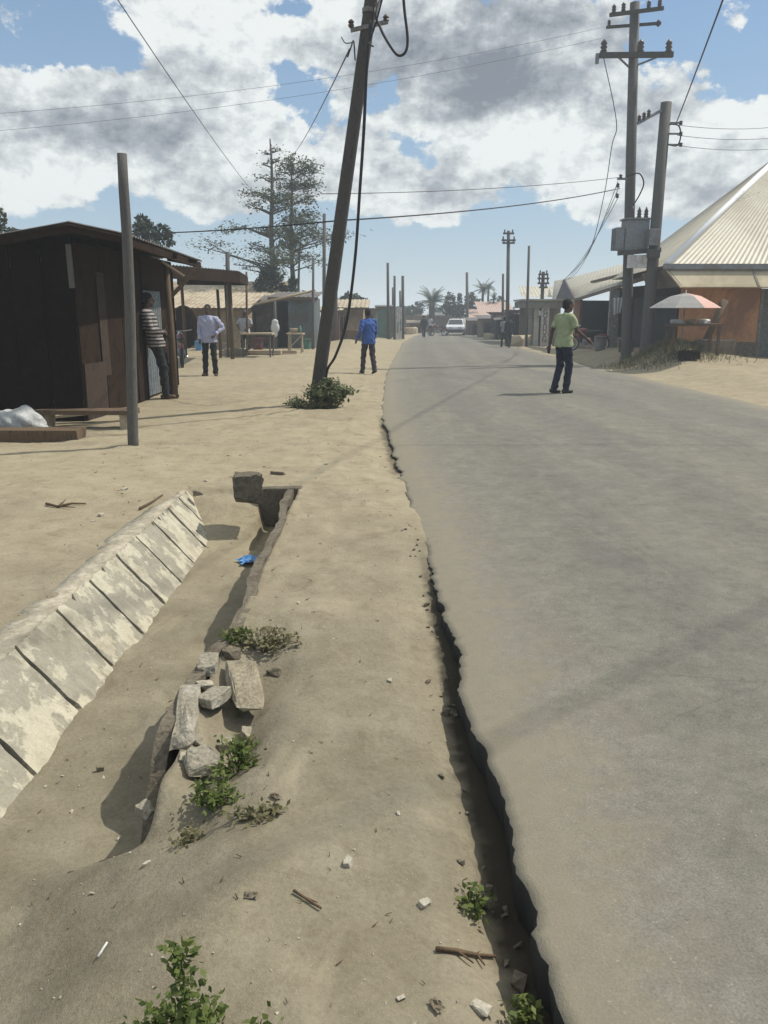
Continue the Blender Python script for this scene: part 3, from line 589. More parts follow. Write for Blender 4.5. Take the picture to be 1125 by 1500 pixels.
tag(mb.build('gravel', M_STONE), 'fine pale grit scattered over the dirt near the drain', 'gravel', None, 'stuff')
mb = MB()
for k in range(240):
    y = .9 + 9 * random.random() ** 1.6; x = random.uniform(-.9 - .25 * y, .35)
    if (-1.78 < x < -1.40 and y < 7) or x > float(xl(y)) - .05: continue
    s_ = random.uniform(.003, .009) * (1 + .1 * y); a = random.uniform(0, 3.1); z = gz(x, y) + .004
    mb.tube([(x, y, z), (x + s_ * 2 * math.cos(a), y + s_ * 2 * math.sin(a), z + .003)], [s_ * .25, s_ * .12], 4)
tag(mb.build('litter', M_WOOD), 'tiny bits of twig and dry leaf strewn over the dirt', 'litter', None, 'stuff')
def twig(pts, r, m, label, forks=(), name='twig'):
    mb = MB(); P3 = []
    for u, v in pts:
        g = G(u, v); P3.append(Vector((g.x, g.y, gz(g.x, g.y) + r * .9 + .004)))
    mb.tube(P3, [r * (1 - .5 * i / len(P3)) for i in range(len(P3))], 6, jit=.15)
    for i, du, dv in forks:
        g = G(pts[i][0] + du, pts[i][1] + dv); mb.tube([P3[i], (g.x, g.y, gz(g.x, g.y) + r * 2)], [r * .6, r * .3], 5)
    return tag(mb.build(name, m, smooth=True), label, name)
twig([(640, 1365), (670, 1358), (700, 1350), (728, 1338)], .007, M_WOOD, 'dark dry twig pointing at the broken road edge', ((1, 25, 12), (2, 12, 14)))
twig([(138, 1346), (152, 1328)], .004, M_CLOTHW, 'short white stick on the dirt at lower left', name='stick')
twig([(68, 742), (85, 745), (105, 740), (126, 739)], .012, M_WOOD, 'forked dry twig on the sand left of the drain', ((1, 12, -8), (1, 25, 2)))
twig([(430, 1300), (445, 1308), (470, 1325)], .005, M_WOOD, 'curved dark twig in the middle of the dirt', ((1, 20, 8),))
twig([(205, 748), (222, 738), (238, 728)], .012, M_WOOD, 'dark root end beside the drain lip', ())
for u, v, lab in ((368, 1308, 'dark dry leaf curled on the dirt'), (640, 1450, 'brown fallen leaf near the bottom of the dirt'), (404, 1168, 'dry grey leaf tuft right of the rubble weeds')):
    g = G(u, v); crumple('fallen_leaf', (g.x, g.y, gz(g.x, g.y) + .006), .05, .03, M_STONED, lab, 'leaf', random.uniform(0, 3), .012, 5)
# ------------------------------------------------------------------ weeds
def weed(x, y, rx, ry, h, n, size, m, label, name='weed_plant', cat='weed', tall=0., stems=14, z=None):
    z = gz(x, y) if z is None else z
    t = thing(name, (x, y, z), label, cat); mb = MB(); st_ = MB(); tips = []
    for k in range(stems):
        a = random.uniform(0, 6.28); r = random.random() ** .6; hh = h * (1 - .55 * r) * random.uniform(.6, 1.1)
        tip = Vector((x + rx * r * math.cos(a), y + ry * r * math.sin(a), z + hh)); b0 = Vector((x + rx * .35 * r * math.cos(a), y + ry * .35 * r * math.sin(a), z - .01))
        mid_ = b0.lerp(tip, .5) + Vector((0, 0, hh * .2)); tips.append((b0, mid_, tip)); st_.tube([b0, mid_, tip], [size * .10, size * .08, size * .04], 5)
    if tall:
        tip = Vector((x, y + .02, z + tall)); tips += [(Vector((x, y, z)), Vector((x + .01, y, z + tall * .5)), tip)] * max(2, stems // 4); st_.tube([(x, y, z), (x + .01, y, z + tall * .5), tip], [size * .12, size * .1, size * .05], 5)
    pts = []
    for k in range(n):
        a_, m_, b_ = random.choice(tips); q = random.random() ** .6
        p = a_.lerp(m_, q * 2) if q < .5 else m_.lerp(b_, q * 2 - 1)
        pts.append(p + Vector([random.gauss(0, size * .8) for _ in range(2)] + [abs(random.gauss(0, size * .5))]))
    mb.leaves(pts, size, .2); mb.build('foliage', m, t); st_.build('stem', m, t); return t
random.seed(21)
pb = G(462, 592)
weed(pb.x + .28, pb.y - .62, .46, .34, .46, 2400, .07, L_BUSH, 'round leafy bush at the foot of the leaning pole', 'shrub', 'shrub', stems=40)
weed(pb.x - .22, pb.y - .75, .22, .2, .20, 420, .05, L_BUSH, 'low green clump at the left of the pole bush', 'weed_plant', 'weed', stems=18)
weed(pb.x + .05, pb.y - .85, .5, .16, .16, 420, .05, L_DRY, 'low dry fringe in front of the pole bush', 'weed_plant', 'weed', stems=22)
weed(-.585, 3.66, .20, .11, .10, 420, .026, L_DRY, 'dry olive weed mat above the rubble', stems=26)
weed(-.69, 3.70, .10, .07, .08, 200, .024, L_WEED, 'small green weed tucked against the slab edge above the rubble', stems=10)
weed(-.535, 2.72, .12, .16, .12, 420, .026, L_WEED, 'bright green weed growing in the hollow right of the rubble', stems=20)
weed(-.565, 2.46, .10, .10, .09, 260, .025, L_WEED, 'green weed nearest the slab end below the rubble', stems=12)
weed(-.60, 3.18, .03, .12, .09, 130, .022, L_WEED, 'thin green weed growing between the rubble chunks', stems=8)
weed(-.42, 2.30, .10, .05, .025, 130, .025, L_DRY, 'flattened grey green weed on the dirt below the rubble', stems=8)
weed(-.62, 2.28, .05, .05, .05, 90, .02, L_DRY, 'small dry weed sprig under the slab end', stems=6)
weed(.265, 2.02, .045, .05, .09, 120, .024, L_WEED, 'green weed sprouting from the broken road edge', z=-.14, stems=9)
weed(.335, 1.60, .045, .05, .10, 150, .022, L_WEED, 'green weed in the road edge crack nearest the bottom', z=-.13, stems=9)
weed(.27, 1.48, .03, .03, .05, 50, .018, L_WEED, 'tiny weed tuft at the very bottom of the road edge', z=-.10, stems=5)
weed(-.425, 1.42, .19, .12, .14, 1300, .022, L_WEED, 'leafy green plant at the bottom of the frame with one tall spike', tall=.27, stems=34)
# ================================================================== left side: dark shack
random.seed(5)
SK = thing('shack', (-5.0, 13, 0), 'dark rusty iron shack with an overhanging roof beside the road', 'shack')
SX, SY0, SY1 = -4.24, 11.6, 14.75; zb = -.05
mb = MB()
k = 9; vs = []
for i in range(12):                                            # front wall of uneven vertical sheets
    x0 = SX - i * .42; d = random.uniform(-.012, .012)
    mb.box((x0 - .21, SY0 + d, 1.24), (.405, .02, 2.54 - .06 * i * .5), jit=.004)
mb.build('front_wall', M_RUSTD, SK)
mb = MB()
hs = [.62, .40, .55, .45, .6, .55]; y = SY0 + .02
for i, w_ in enumerate(hs):
    mb.box((SX + random.uniform(-.012, .012), y + w_ / 2, 1.24 - random.uniform(0, .05)), (.02, w_ - .012, 2.5), jit=.005); y += w_
mb.build('side_wall', M_RUST, SK)
mb = MB().box((SX + .03, 12.1, .42), (.02, .9, .8), jit=.01).box((SX + .025, 12.62, 1.35), (.02, .32, 1.5), jit=.01); mb.build('patch_panel', mat('smoke_stained_board', (.036, .023, .014), (.05, .032, .02), (.028, .018, .012), scale=3, rough=.9, bump=.3), SK)
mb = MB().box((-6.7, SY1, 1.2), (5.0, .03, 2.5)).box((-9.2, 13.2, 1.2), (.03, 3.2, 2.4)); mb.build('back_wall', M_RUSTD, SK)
mb = MB()
mb.sheet((-4.16, 11.35, 2.69), (-4.3, 17.6, 2.66), (-3.38, 11.38, 2.53), (-3.72, 17.5, 2.54), 40, .014, 4, 4, sag=.03)
mb.sheet((-4.16, 11.35, 2.685), (-4.3, 17.6, 2.65), (-8.2, 11.3, 1.98), (-8.2, 17.4, 2.1), 40, .014, 4, 4, sag=.04)
mb.build('roof', M_ROOFD, SK)
mb = MB()
mb.beam((-8.2, 11.42, 1.90), (-4.16, 11.42, 2.60), .06, .09).beam((-4.16, 11.42, 2.60), (-3.45, 11.44, 2.46), .06, .09).beam((-3.45, 11.46, 2.45), (-3.76, 17.4, 2.45), .07, .11).beam((-3.76, 17.4, 2.46), (-4.4, 17.4, 2.58), .06, .09)
for y in (13., 14.5, 16.): mb.beam((-4.3, y, 2.58), (-3.5, y, 2.44), .05, .08)
mb.build('roof_frame', M_RUST, SK)
MB().beam((-4.245, 11.56, 1.85), (-4.25, 11.56, 2.42), .07, .03).build('corner_batten', M_POLEG, SK)
mb = MB().sheet((SX - .02, 14.95, .05), (SX - .02, 16.1, .05), (SX - .02, 14.95, 1.9), (SX - .02, 16.1, 1.9), 8, .03, 2, 6); mb.build('iron_panel', M_BLUEI, SK)
MB().box((SX - .06, 15.95, 1.25), (.03, 2.5, 2.5)).build('side_wall', M_RUST, SK)
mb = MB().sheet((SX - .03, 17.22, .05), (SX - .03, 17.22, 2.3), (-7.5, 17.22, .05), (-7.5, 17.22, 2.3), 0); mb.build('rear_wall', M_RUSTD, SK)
cp = G(256, 586)
mb = MB().tube([(cp.x, cp.y, -.1), (cp.x + .01, cp.y, 1.2), (cp.x - .01, cp.y, 2.34)], [.065, .06, .055], 8, jit=.08); mb.build('canopy_post', M_WOOD, SK, True)
mb = MB().beam((cp.x, cp.y, 1.75), (cp.x + .55, cp.y + .2, 2.33), .05, .07); mb.build('brace', M_WOOD, SK)
mb = MB().beam((cp.x + .05, cp.y - .5, 2.36), (cp.x + .38, cp.y - .35, 2.13), .09, .03); mb.build('loose_board', M_PALEW, SK)
# bench and plank in front of it
bn = G(140, 655); t = thing('bench', (-4.2, 10.6, 0), 'low rough timber bench in front of the dark shack', 'bench')
mb = MB().box((-3.98, 10.95, .24), (1.35, .30, .06), .02, jit=.012); mb.build('seat', M_WOOD, t)
for x in (-3.45, -4.5):
    MB().box((x, 10.95, .105), (.10, .24, .22), jit=.01).build('leg', M_PALEW, t)
tag(MB().beam((-4.55, 11.32, .13), (-3.55, 11.72, .20), .16, .035).build('plank', M_PALEW), 'pale loose plank propped against the shack wall foot', 'plank')
tag(MB().box((-5.0, 10.05, .07), (2.5, .34, .13), .03, jit=.02).build('timber_beam', M_WOOD), 'thick dark timber beam lying on the sand before the bench', 'beam')
sb = MB(); c0 = Vector((-4.72, 10.62, .0))
sb.ell(c0 + Vector((0, 0, .15)), (.32, .24, .165), 22, 14).ell(c0 + Vector((.03, 0, .22)), (.19, .17, .12), 18, 12).ell(c0 + Vector((-.2, .02, .14)), (.26, .2, .15), 16, 10).ell(c0 + Vector((.30, 0, .05)), (.10, .1, .05))
o = solid('sack', sb, .025, M_SACK, None, 2); 
for v_ in o.data.vertices:
    q = v_.co; v_.co += v_.normal * (.018 * math.sin(q.x * 23 + q.z * 17) + .012 * math.sin(q.y * 31 + q.x * 11) + .010 * math.sin(q.z * 47 + q.x * 29))
tag(o, 'bulging white woven sack on the ground by the dark shack front', 'sack')
# round timber pole in front of the shack
bp_ = G(195, 655); Yp = bp_.y
pts = [(bp_.x, Yp, -.3)] + [P(u, v, Yp) for u, v in ((194.5, 640), (193, 560), (190.5, 450), (186, 345), (181, 275), (178.5, 225))]
tag(MB().tube(pts, [.062, .062, .06, .06, .057, .055, .052], 12, jit=.05).build('wooden_pole', M_POLEG, smooth=True), 'slightly bent round timber pole standing in front of the dark shack', 'pole')
# ================================================================== left side: further stalls
def hut(name, label, cat, u0, u1, v_top, Y, depth, wall, roof=None, roofm=None, over=.25, rise=.0, opening=None, vb=None, part='wall', shift=0.):
    """a small kiosk whose face spans pixels u0..u1 at distance Y; opening = (a, b, h) fractions of the face left open"""
    x0, x1 = XU(u0, Y), XU(u1, Y); xm = (x0 + x1) / 2; g0 = min(gz(x0, Y), gz(x1, Y)) - .05; h = ZV(v_top, Y) - g0
    t = thing(name, (xm, Y + depth / 2, g0), label, cat); w = x1 - x0; mb = MB(); th = .05
    y0, y1 = Y, Y + depth
    if opening:
        a, b_, oh = opening; oh *= h
        if a > 0: mb.box((x0 + w * a / 2, y0, g0 + h / 2), (w * a, th, h))
        if b_ < 1: mb.box((x1 - w * (1 - b_) / 2, y0, g0 + h / 2), (w * (1 - b_), th, h))
        mb.box((x0 + w * (a + b_) / 2, y0, g0 + (h + oh) / 2), (w * (b_ - a) - .004, th * .9, h - oh))
    else: mb.box((xm, y0, g0 + h / 2), (w, th, h))
    mb.box((x0 + th / 2, (y0 + y1) / 2 + th / 2, g0 + h / 2 - .003), (th, depth - .01, h)).box((x1 - th / 2, (y0 + y1) / 2 + th / 2, g0 + h / 2 - .003), (th, depth - .01, h)).box((xm, y1, g0 + h / 2), (w - 2 * th - .01, th, h))
    mb.build(part, wall, t)
    r = MB(); zt = g0 + h + .03
    r.sheet((x0 - over, y0 - over, zt), (x1 + over, y0 - over, zt), (x0 - over, y1 + over, zt + rise), (x1 + over, y1 + over, zt + rise), int(w * 6), .015, 2, 4, sag=.02)
    r.build('roof', roofm or M_ROOFD, t)
    MB().beam((x0 - over, y0 - over + .03, zt - .07), (x1 + over, y0 - over + .03, zt - .07), .04, .11).build('eave_board', M_WOOD, t)
    return t, (x0, x1, g0, h)
# open canopy stall
A, B, C_, D_ = P(238, 402, 20), P(352, 405, 24), P(364, 399, 29), P(262, 398, 27)
st = thing('market_stall', ((A.x + C_.x) / 2, 25, gz(-5, 25)), 'open market stall with a flat rusty roof on thin posts', 'stall')
def off(p, z): return (p.x, p.y, p.z + z)
zr = 2.62
q = [Vector((XU(236, 20), 20, zr)), Vector((XU(352, 24), 24, zr + .02)), Vector((XU(364, 29), 29, zr + .08)), Vector((XU(262, 29), 29, zr + .1))]
MB().sheet(q[0], q[1], q[3], q[2], 26, .014, 3, 4, sag=.03).build('roof', M_ROOFD, st)
mb = MB(); d = Vector((0, 0, -.17))
mb.beam(q[0] + d, q[1] + d, .05, .30).beam(q[1] + d, q[2] + d, .05, .28).beam(q[2] + d, q[3] + d, .05, .28); mb.build('fascia', M_RUST, st)
for u, Y, vt, r in ((320, 28.3, 424, .055), (337.5, 27.6, 398, .07), (331, 28.9, 400, .035), (268, 28, 400, .06)):
    x = XU(u, Y); MB().tube([(x, Y, gz(x, Y) - .1), (x + .02, Y, 1.2), (x, Y, min(ZV(vt, Y), zr - .04))], [r, r * .95, r * .9], 8, jit=.08).build('post', M_WOOD, st, True)
# tan roofed house behind, and its neighbour
hut('shop_house', 'low mud walled shop with a sagging tan iron roof behind the open stall', 'shop', 225, 352, 452, 35, 4, M_TANW, roofm=M_ROOFT, over=.5, rise=.7, opening=(.50, .60, .8))
hut('store_house', 'long grey walled store with a tan roof rising behind the open stall', 'shop', 215, 400, 440, 41, 4, M_GREYW, roofm=M_ROOFT, over=.4, rise=1.0, opening=(.86, .95, .75))
# dark kiosk with slate panel
t, (x0, x1, g0, h) = hut('kiosk', 'slate blue iron kiosk with a wide black doorway behind the leaning pole', 'kiosk', 400, 460, 436, 37, 3.5, M_TEALD, roofm=M_ROOFD, over=.2, rise=.3, opening=(.04, .37, .93))
a, b_ = P(368, 447, 35.6), P(462, 425, 35.6)
MB().tube([a, b_], [.05, .045], 8).build('awning_pole', M_PALEW, t, True)
x = XU(403, 35.8); MB().tube([(x, 35.8, gz(x, 35.8) - .1), (x, 35.8, ZV(440, 35.8))], .05, 8).build('door_post', M_POLEG, t, True)
hut('kiosk', 'low grey iron lean to shed between the open stall and the slate blue kiosk', 'kiosk', 345, 399, 443, 38.5, 3, M_GREYW, roofm=M_ROOFD, over=.25, rise=.35, opening=(.15, .55, .8))
wb = P(403, 480, 35.5); sbm = MB().ell((wb.x, wb.y, wb.z), (.20, .10, .24), 14, 10).ell((wb.x, wb.y, wb.z + .22), (.16, .08, .14), 12, 8).ell((wb.x, wb.y, wb.z - .28), (.10, .06, .13), 10, 8)
tag(solid('hanging_bag', sbm, .04, M_CLOTHW, None, 3), 'white plastic bag hanging in the black kiosk doorway', 'bag')
# tables
def table(name, label, u0, u1, v, Y, dep, m, lm):
    x0, x1 = XU(u0, Y), XU(u1, Y); z = ZV(v, Y); g0 = gz((x0 + x1) / 2, Y)
    t = thing(name, ((x0 + x1) / 2, Y + dep / 2, g0), label, 'table')
    MB().box(((x0 + x1) / 2, Y + dep / 2, z - .025), (x1 - x0, dep, .05), jit=.01).build('table_top', m, t)
    for xx in (x0 + .08, x1 - .08):
        for yy_ in (Y + .06, Y + dep - .06):
            MB().tube([(xx, yy_, gz(xx, yy_) - .03), (xx + random.uniform(-.06, .06), yy_, z - .04)], .03, 6).build('leg', lm, t)
    MB().beam((x0 + .08, Y + .06, g0 + .15), (x1 - .08, Y + .06, z - .1), .03, .04).build('brace', lm, t)
    return t, x0, x1, z
t1, tx0, tx1, tz = table('market_table', 'long pale topped timber table under the open stall edge', 350, 397, 488, 28.6, .8, M_PALEW, M_POLEG)
t2, ux0, ux1, uz = table('market_table', 'small square timber table in front of the slate blue kiosk', 418, 443, 488, 31.5, .8, M_PALEW, M_PALEW)
tag(MB().lathe(((ux0 + ux1) / 2 - .05, 31.9, uz + .003), [(.10, 0), (.15, .08), (.17, .16), (.155, .165), (.12, .06)], 16).build('basket', M_PALEW, smooth=True), 'small tan basket on the square table', 'basket')
tag(MB().lathe((ux1 - .14, 31.85, uz + .003), [(.06, 0), (.065, .16), (.03, .22), (.03, .26)], 12).build('bottle', M_TEAL, smooth=True), 'green bottle beside the basket on the square table', 'bottle')
tag(MB().box((XU(365, 30), 30, gz(-5, 30) + .10), (2.2, .35, .1), .05, jit=.02).box((XU(385, 30.4), 30.4, gz(-5, 30) + .07), (2.4, .25, .12), -.04, jit=.02).build('timber_pile', M_PALEW), 'pile of sawn boards on the ground behind the long table', 'timber')
tag(MB().hull((XU(341, 29.5), 29.5, gz(-5, 29.5) + .08), (.9, .7, .4), 40, .3).build('rubble_heap', M_CONC2), 'heap of pale rubble next to the open stall posts', 'rubble')
bd = MB().ell((XU(272, 31), 31, gz(-7, 31) + .75), (.42, .35, .78), 14, 10).ell((XU(268, 31), 31, gz(-7, 31) + 1.25), (.3, .25, .3), 12, 8)
tag(solid('covered_bundle', bd, .06, M_RUSTD, None, 3), 'dark brown covered bundle standing by the tan mud wall', 'bundle')
# maroon and tan kiosks, teal kiosk
hut('kiosk', 'narrow maroon iron kiosk with a pale roof behind the leaning pole', 'kiosk', 470, 496, 455, 47, 3, M_MAROON, roofm=M_ROOFT, over=.25, rise=.2)
hut('kiosk', 'tan walled kiosk with a cream roof left of the man in blue', 'kiosk', 497, 532, 451, 49, 4, M_TANW, roofm=M_ROOFT, over=.35, rise=.5, opening=(.05, .25, .75))
hut('kiosk', 'small grey kiosk partly hidden by the man in blue', 'kiosk', 533, 552, 452, 58, 3, M_GREYW, over=.2, opening=(.2, .7, .8))
t, (x0, x1, g0, h) = hut('kiosk', 'sea green iron kiosk with a white striped end wall far down the left side', 'kiosk', 552, 574, 449, 62, 3.2, M_TEAL, over=.15, rise=.1)
mb = MB()
for k in range(5): mb.box((x1 + .14 + k * .135, 61.9 + k * .01, g0 + h * .49), (.115, .06, h * .97))
mb.build('striped_board', M_WHITE, t)
for k in range(3): MB().box((x1 + .22 + k * .22, 61.84, g0 + h * (.25 + .1 * k)), (.04, .03, h * .35)).build('drip_stain', M_TEALD, t)
tag(MB().box((XU(519, 45), 45, gz(-1.7, 45) + .25), (.9, .6, .5), .2, jit=.03).build('crate', M_WOOD), 'brown timber crate on the ground before the tan kiosk', 'crate')
# earth coloured wall and stalls closing the far left of the road
tag(MB().box((XU(612, 92), 92, base_y(92) + .7), (7.5, .25, 2.2)).build('compound_wall', M_PLINTH), 'long dull brown compound wall far away behind the palm', 'wall')

mb = MB(); random.seed(8)
for k in range(70):
    y = .95 + 5 * random.random() ** 1.5; x = float(xl(y)) - abs(random.gauss(0, .07)) - .02; s_ = random.uniform(.006, .02) * (2.2 if random.random() < .14 else 1); mb.hull((x, y, gz(x, y) + s_ * .3), (s_ * 1.4, s_, s_ * .8), 14, random.uniform(0, 3))
tag(mb.build('crumbled_asphalt', MATS['grimy_concrete']), 'dark crumbs of asphalt fallen along the broken road edge', 'rubble', None, 'stuff')
# ================================================================== the leaning pole with its hanging cable
random.seed(31)
LX, LY = pb.x, pb.y; la, lb = .178, -.30
def lean(t): return Vector((LX + la * t, LY + lb * t, base(LX, LY) + t))
def at_pole(u, v, off=0.):                                  # point beside the pole at the height a given picture row shows it
    lo, hi = 0., 14.
    for _ in range(40):
        m = (lo + hi) / 2; p = lean(m); d = ray(u, v)
        if (p.z - CAMZ) / p.y < d.z / d.y: lo = m
        else: hi = m
    return lean(lo), lo
LP = thing('utility_pole', (LX, LY, base(LX, LY)), 'thick dark timber utility pole leaning over the verge, bush at its foot', 'utility pole', 'utility poles')
MB().tube([lean(-.5), lean(0), lean(1.5), lean(3), lean(4.5), lean(6), lean(8.4)], [.118, .116, .110, .102, .095, .09, .085], 16, jit=.03).build('pole_shaft', M_POLE, LP, True)
LTOP = lean(8.1)
mb = MB()
for t in (5.6,): mb.lathe(lean(t), [(.09, -.03), (.104, -.03), (.104, .03), (.09, .03)], 14)
mb.build('strap', M_METAL, LP)
mb = MB().beam(lean(5.35) + Vector((-.22, -.1, 0)), lean(5.45) + Vector((.28, -.1, 0)), .04, .05); mb.build('bracket', M_METAL, LP)
for k, (dx, dz) in enumerate(((-.22, -.02), (.26, .04))):
    MB().lathe(lean(5.4) + Vector((dx, -.1, dz)), [(.03, 0), (.045, .03), (.03, .05), (.045, .07), (.02, .1)], 10).build('insulator', M_CERAM, LP)
def cable(name, pts, r, m, label, cat='cable', group=None, n=6):
    P_ = [Vector(p) for p in pts]; out_ = []
    for i in range(len(P_) - 1):                            # smooth spline through the points
        p0 = P_[max(i - 1, 0)]; p1 = P_[i]; p2 = P_[i + 1]; p3 = P_[min(i + 2, len(P_) - 1)]
        for q in range(6):
            t = q / 6; out_.append(.5 * ((2 * p1) + (-p0 + p2) * t + (2 * p0 - 5 * p1 + 4 * p2 - p3) * t * t + (-p0 + 3 * p1 - 3 * p2 + p3) * t ** 3))
    out_.append(P_[-1]); return tag(MB().tube(out_, r, n).build(name, m, smooth=True), label, cat, group)
def span(name, a, b, sag, r, m, label, group='overhead wires', n=18):
    a = Vector(a); b = Vector(b); pts = []
    for i in range(n + 1):
        t = i / n; p = a.lerp(b, t); p.z -= sag * 4 * t * (1 - t); pts.append(p)
    return tag(MB().tube(pts, r, 6).build(name, m, smooth=True), label, 'wire', group)
yc = LY - .75
cable('hanging_cable', [P(543, 30, 12.0), P(537, 100, 12.0), P(533, 190, 12.2), P(527, 280, 12.5), P(520, 380, 12.8), P(508, 470, 13.2), P(492, 520, 13.5), lean(.62) + Vector((.13, -.05, 0)), lean(.35) + Vector((.13, -.1, 0))], .022, M_CABLE, 'thick black cable hanging down beside the leaning pole to its foot')
cable('cable_loop', [lean(6.6) + Vector((.3, -.1, .2)), P(590, -40, 11.6), P(592, 10, 11.7), P(597, 55, 11.7), P(594, 76, 11.7), P(583, 81, 11.7), P(570, 65, 11.7), P(557, 40, 11.8), P(552, 15, 11.9), lean(6.) + Vector((.25, -.1, .1))], .018, M_CABLE, 'black cable hanging in an open loop at the top of the leaning pole')
cable('loose_wire', [P(562, -10, 11.8), P(553, 25, 11.8), P(545, 50, 11.9), P(539, 64, 11.9)], .012, M_CABLE, 'short loose wire tail to the right of the leaning pole top')
cable('loose_wire', [P(548, 5, 11.8), P(544, 40, 11.9), P(540, 62, 11.9), P(547, 68, 11.8)], .010, M_CABLE, 'thin wire lying close along the right face of the leaning pole top')
cable('loose_wire', [lean(5.0) + Vector((-.1, -.12, 0)), P(518, 60, 12.1), P(514, 70, 12.0), P(509, 84, 12.0)], .010, M_CABLE, 'frayed wire end sticking out left of the leaning pole')
cable('loose_wire', [P(517, 62, 12.1), P(506, 63, 12.1), P(500, 54, 12.1)], .007, M_CABLE, 'thin curled wire end farthest left of the leaning pole')
# ================================================================== twin pole transformer on the right
HY = 28.0
h0 = P(917, 520, HY); h1 = P(930, 4, HY); gx = h0.x
HP = thing('utility_pole', (h0.x, HY, h0.z), 'tall timber power pole with crossarms and a transformer, right of the road', 'utility pole', 'utility poles')
MB().tube([h0 + Vector((0, 0, -.6)), h0, h0.lerp(h1, .5), h1], [.185, .18, .165, .15], 12, jit=.02).build('pole_shaft', M_POLEG, HP, True)
def ins(p, parent, s=1., m=M_CERAM): return MB().lathe(p, [(.03 * s, 0), (.075 * s, .04 * s), (.045 * s, .07 * s), (.075 * s, .11 * s), (.045 * s, .14 * s), (.07 * s, .18 * s), (.03 * s, .24 * s), (.01 * s, .26 * s)], 10).build('insulator', m, parent, True)
a, b_ = P(878, 81, HY - .2), P(986, 80, HY - .2)
MB().beam(a, b_, .12, .15).build('crossarm', M_POLE, HP)
for u in (884, 938, 979): ins(P(u, 78, HY - .2), HP, 1.5)
mb = MB().beam(P(906, 84, HY - .2), P(921, 98, HY - .05), .04, .05).beam(P(962, 84, HY - .2), P(927, 98, HY - .05), .04, .05); mb.build('arm_brace', M_METAL, HP)
mb = MB().lathe(P(875, 82, HY - .2), [(.05, -.22), (.06, -.2), (.06, .05), (.05, .07)], 8); mb.build('end_clamp', M_METAL, HP)
mb = MB().beam(P(893, 22, HY - .25), P(972, 12, HY - .25), .09, .10); mb.build('top_arm', M_POLE, HP)
for u, v in ((899, 20), (913, 17), (950, 14), (966, 12)): ins(P(u, v, HY - .25), HP, 1.0)
mb = MB().beam(P(888, 40, HY + .5), P(968, 34, HY + .5), .07, .08); mb.build('rear_arm', M_POLE, HP)
for u in (892, 964): ins(P(u, 39, HY + .5), HP, .8)
q0 = P(945, 517, HY - .8); q1 = P(976, 150, HY - .8)
H2 = thing('utility_pole', (q0.x, HY - .8, q0.z), 'shorter leaning timber pole close to the tall transformer pole', 'utility pole', 'utility poles')
MB().tube([q0 + Vector((0, 0, -.6)), q0, q0.lerp(q1, .5), q1], [.20, .195, .18, .165], 12, jit=.02).build('pole_shaft', M_POLEG, H2, True)
mb = MB().beam(P(972, 160, HY - .8), P(934, 181, HY - 1.3), .07, .08); mb.build('side_arm', M_METAL, H2)
for u, v in ((936, 180), (943, 176), (950, 172)): ins(P(u, v, HY - 1.25), H2, .9)
for k in range(3):
    z = P(985, 180 + 16 * k, HY - .8)
    mb = MB().beam(P(976, 180 + 16 * k, HY - .8), z + Vector((.25, 0, 0)), .04, .05); mb.build('wire_rack', M_METAL, H2)
    MB().lathe(z + Vector((.26, 0, -.06)), [(.03, 0), (.06, .02), (.04, .06), (.06, .10), (.03, .12)], 10).build('insulator', M_CERAM, H2, True)
cable('jumper_cable', [P(980, 182, HY - 1), P(994, 184, HY - 1), P(997, 200, HY - 1), P(992, 213, HY - 1), P(980, 212, HY - 1)], .022, M_CABLE, 'black jumper cable curling beside the top of the shorter twin pole')
cable('jumper_cable', [P(919, 258, HY - .3), P(936, 254, HY - .3), P(943, 268, HY - .3), P(937, 285, HY - .3), P(928, 300, HY - .4)], .022, M_CABLE, 'black jumper cable arching above the transformer')
# transformer between the poles
tl_, br_ = P(914, 323, HY - .5), P(945, 368, HY - .5)
TR = thing('transformer', ((tl_.x + br_.x) / 2, HY - .5, br_.z), 'grey pole transformer on a steel platform between the twin poles', 'transformer')
cx_, cz_ = (tl_.x + br_.x) / 2, (tl_.z + br_.z) / 2; w_, h_ = br_.x - tl_.x, tl_.z - br_.z
MB().box((cx_, HY - .5, cz_), (w_, .6, h_)).build('tank', M_METAL, TR, bevel=.03)
mb = MB()
for k in range(5): mb.box((tl_.x - .16, HY - .75 + k * .13, cz_ - .1), (.26, .04, h_ * .72))
mb.build('radiator', M_METAL, TR)
mb = MB().box((cx_, HY - .5, tl_.z + .03), (w_ + .08, .68, .05)); mb.build('lid', M_METAL, TR)
for k in range(3): MB().lathe((cx_ + (k - 1) * .22 + .1, HY - .5, tl_.z + .055), [(.05, 0), (.08, .05), (.05, .09), (.08, .13), (.05, .17), (.07, .22), (.03, .3), (.015, .36)], 10).build('bushing', M_CERAM, TR, True)
mb = MB().beam(P(905, 371, HY - .85), P(968, 366, HY - .85), .10, .14).beam(P(905, 371, HY - .15), P(968, 366, HY - .15), .10, .14); mb.build('platform_beam', M_POLE, TR)
mb = MB().box((P(933, 383, HY - .9).x, HY - .9, P(933, 383, HY - .9).z), (.62, .03, .40)); mb.build('notice_plate', M_WHITE, TR)
MB().box((P(957, 352, HY - 1.1).x, HY - 1.1, P(957, 352, HY).z), (.34, .22, .5)).build('fuse_box', M_METAL, TR, bevel=.02)
MB().box((P(957, 375, HY - 1.1).x, HY - 1.1, P(957, 375, HY).z), (.36, .24, .26)).build('meter_box', M_POLE, TR, bevel=.02)
for k, (u, v) in enumerate(((909, 262), (905, 275), (904, 290))):
    MB().lathe(P(u, v, HY - .3), [(.04, 0), (.06, .03), (.04, .07), (.06, .10), (.02, .14)], 8).build('insulator', M_CERAM, HP, True)
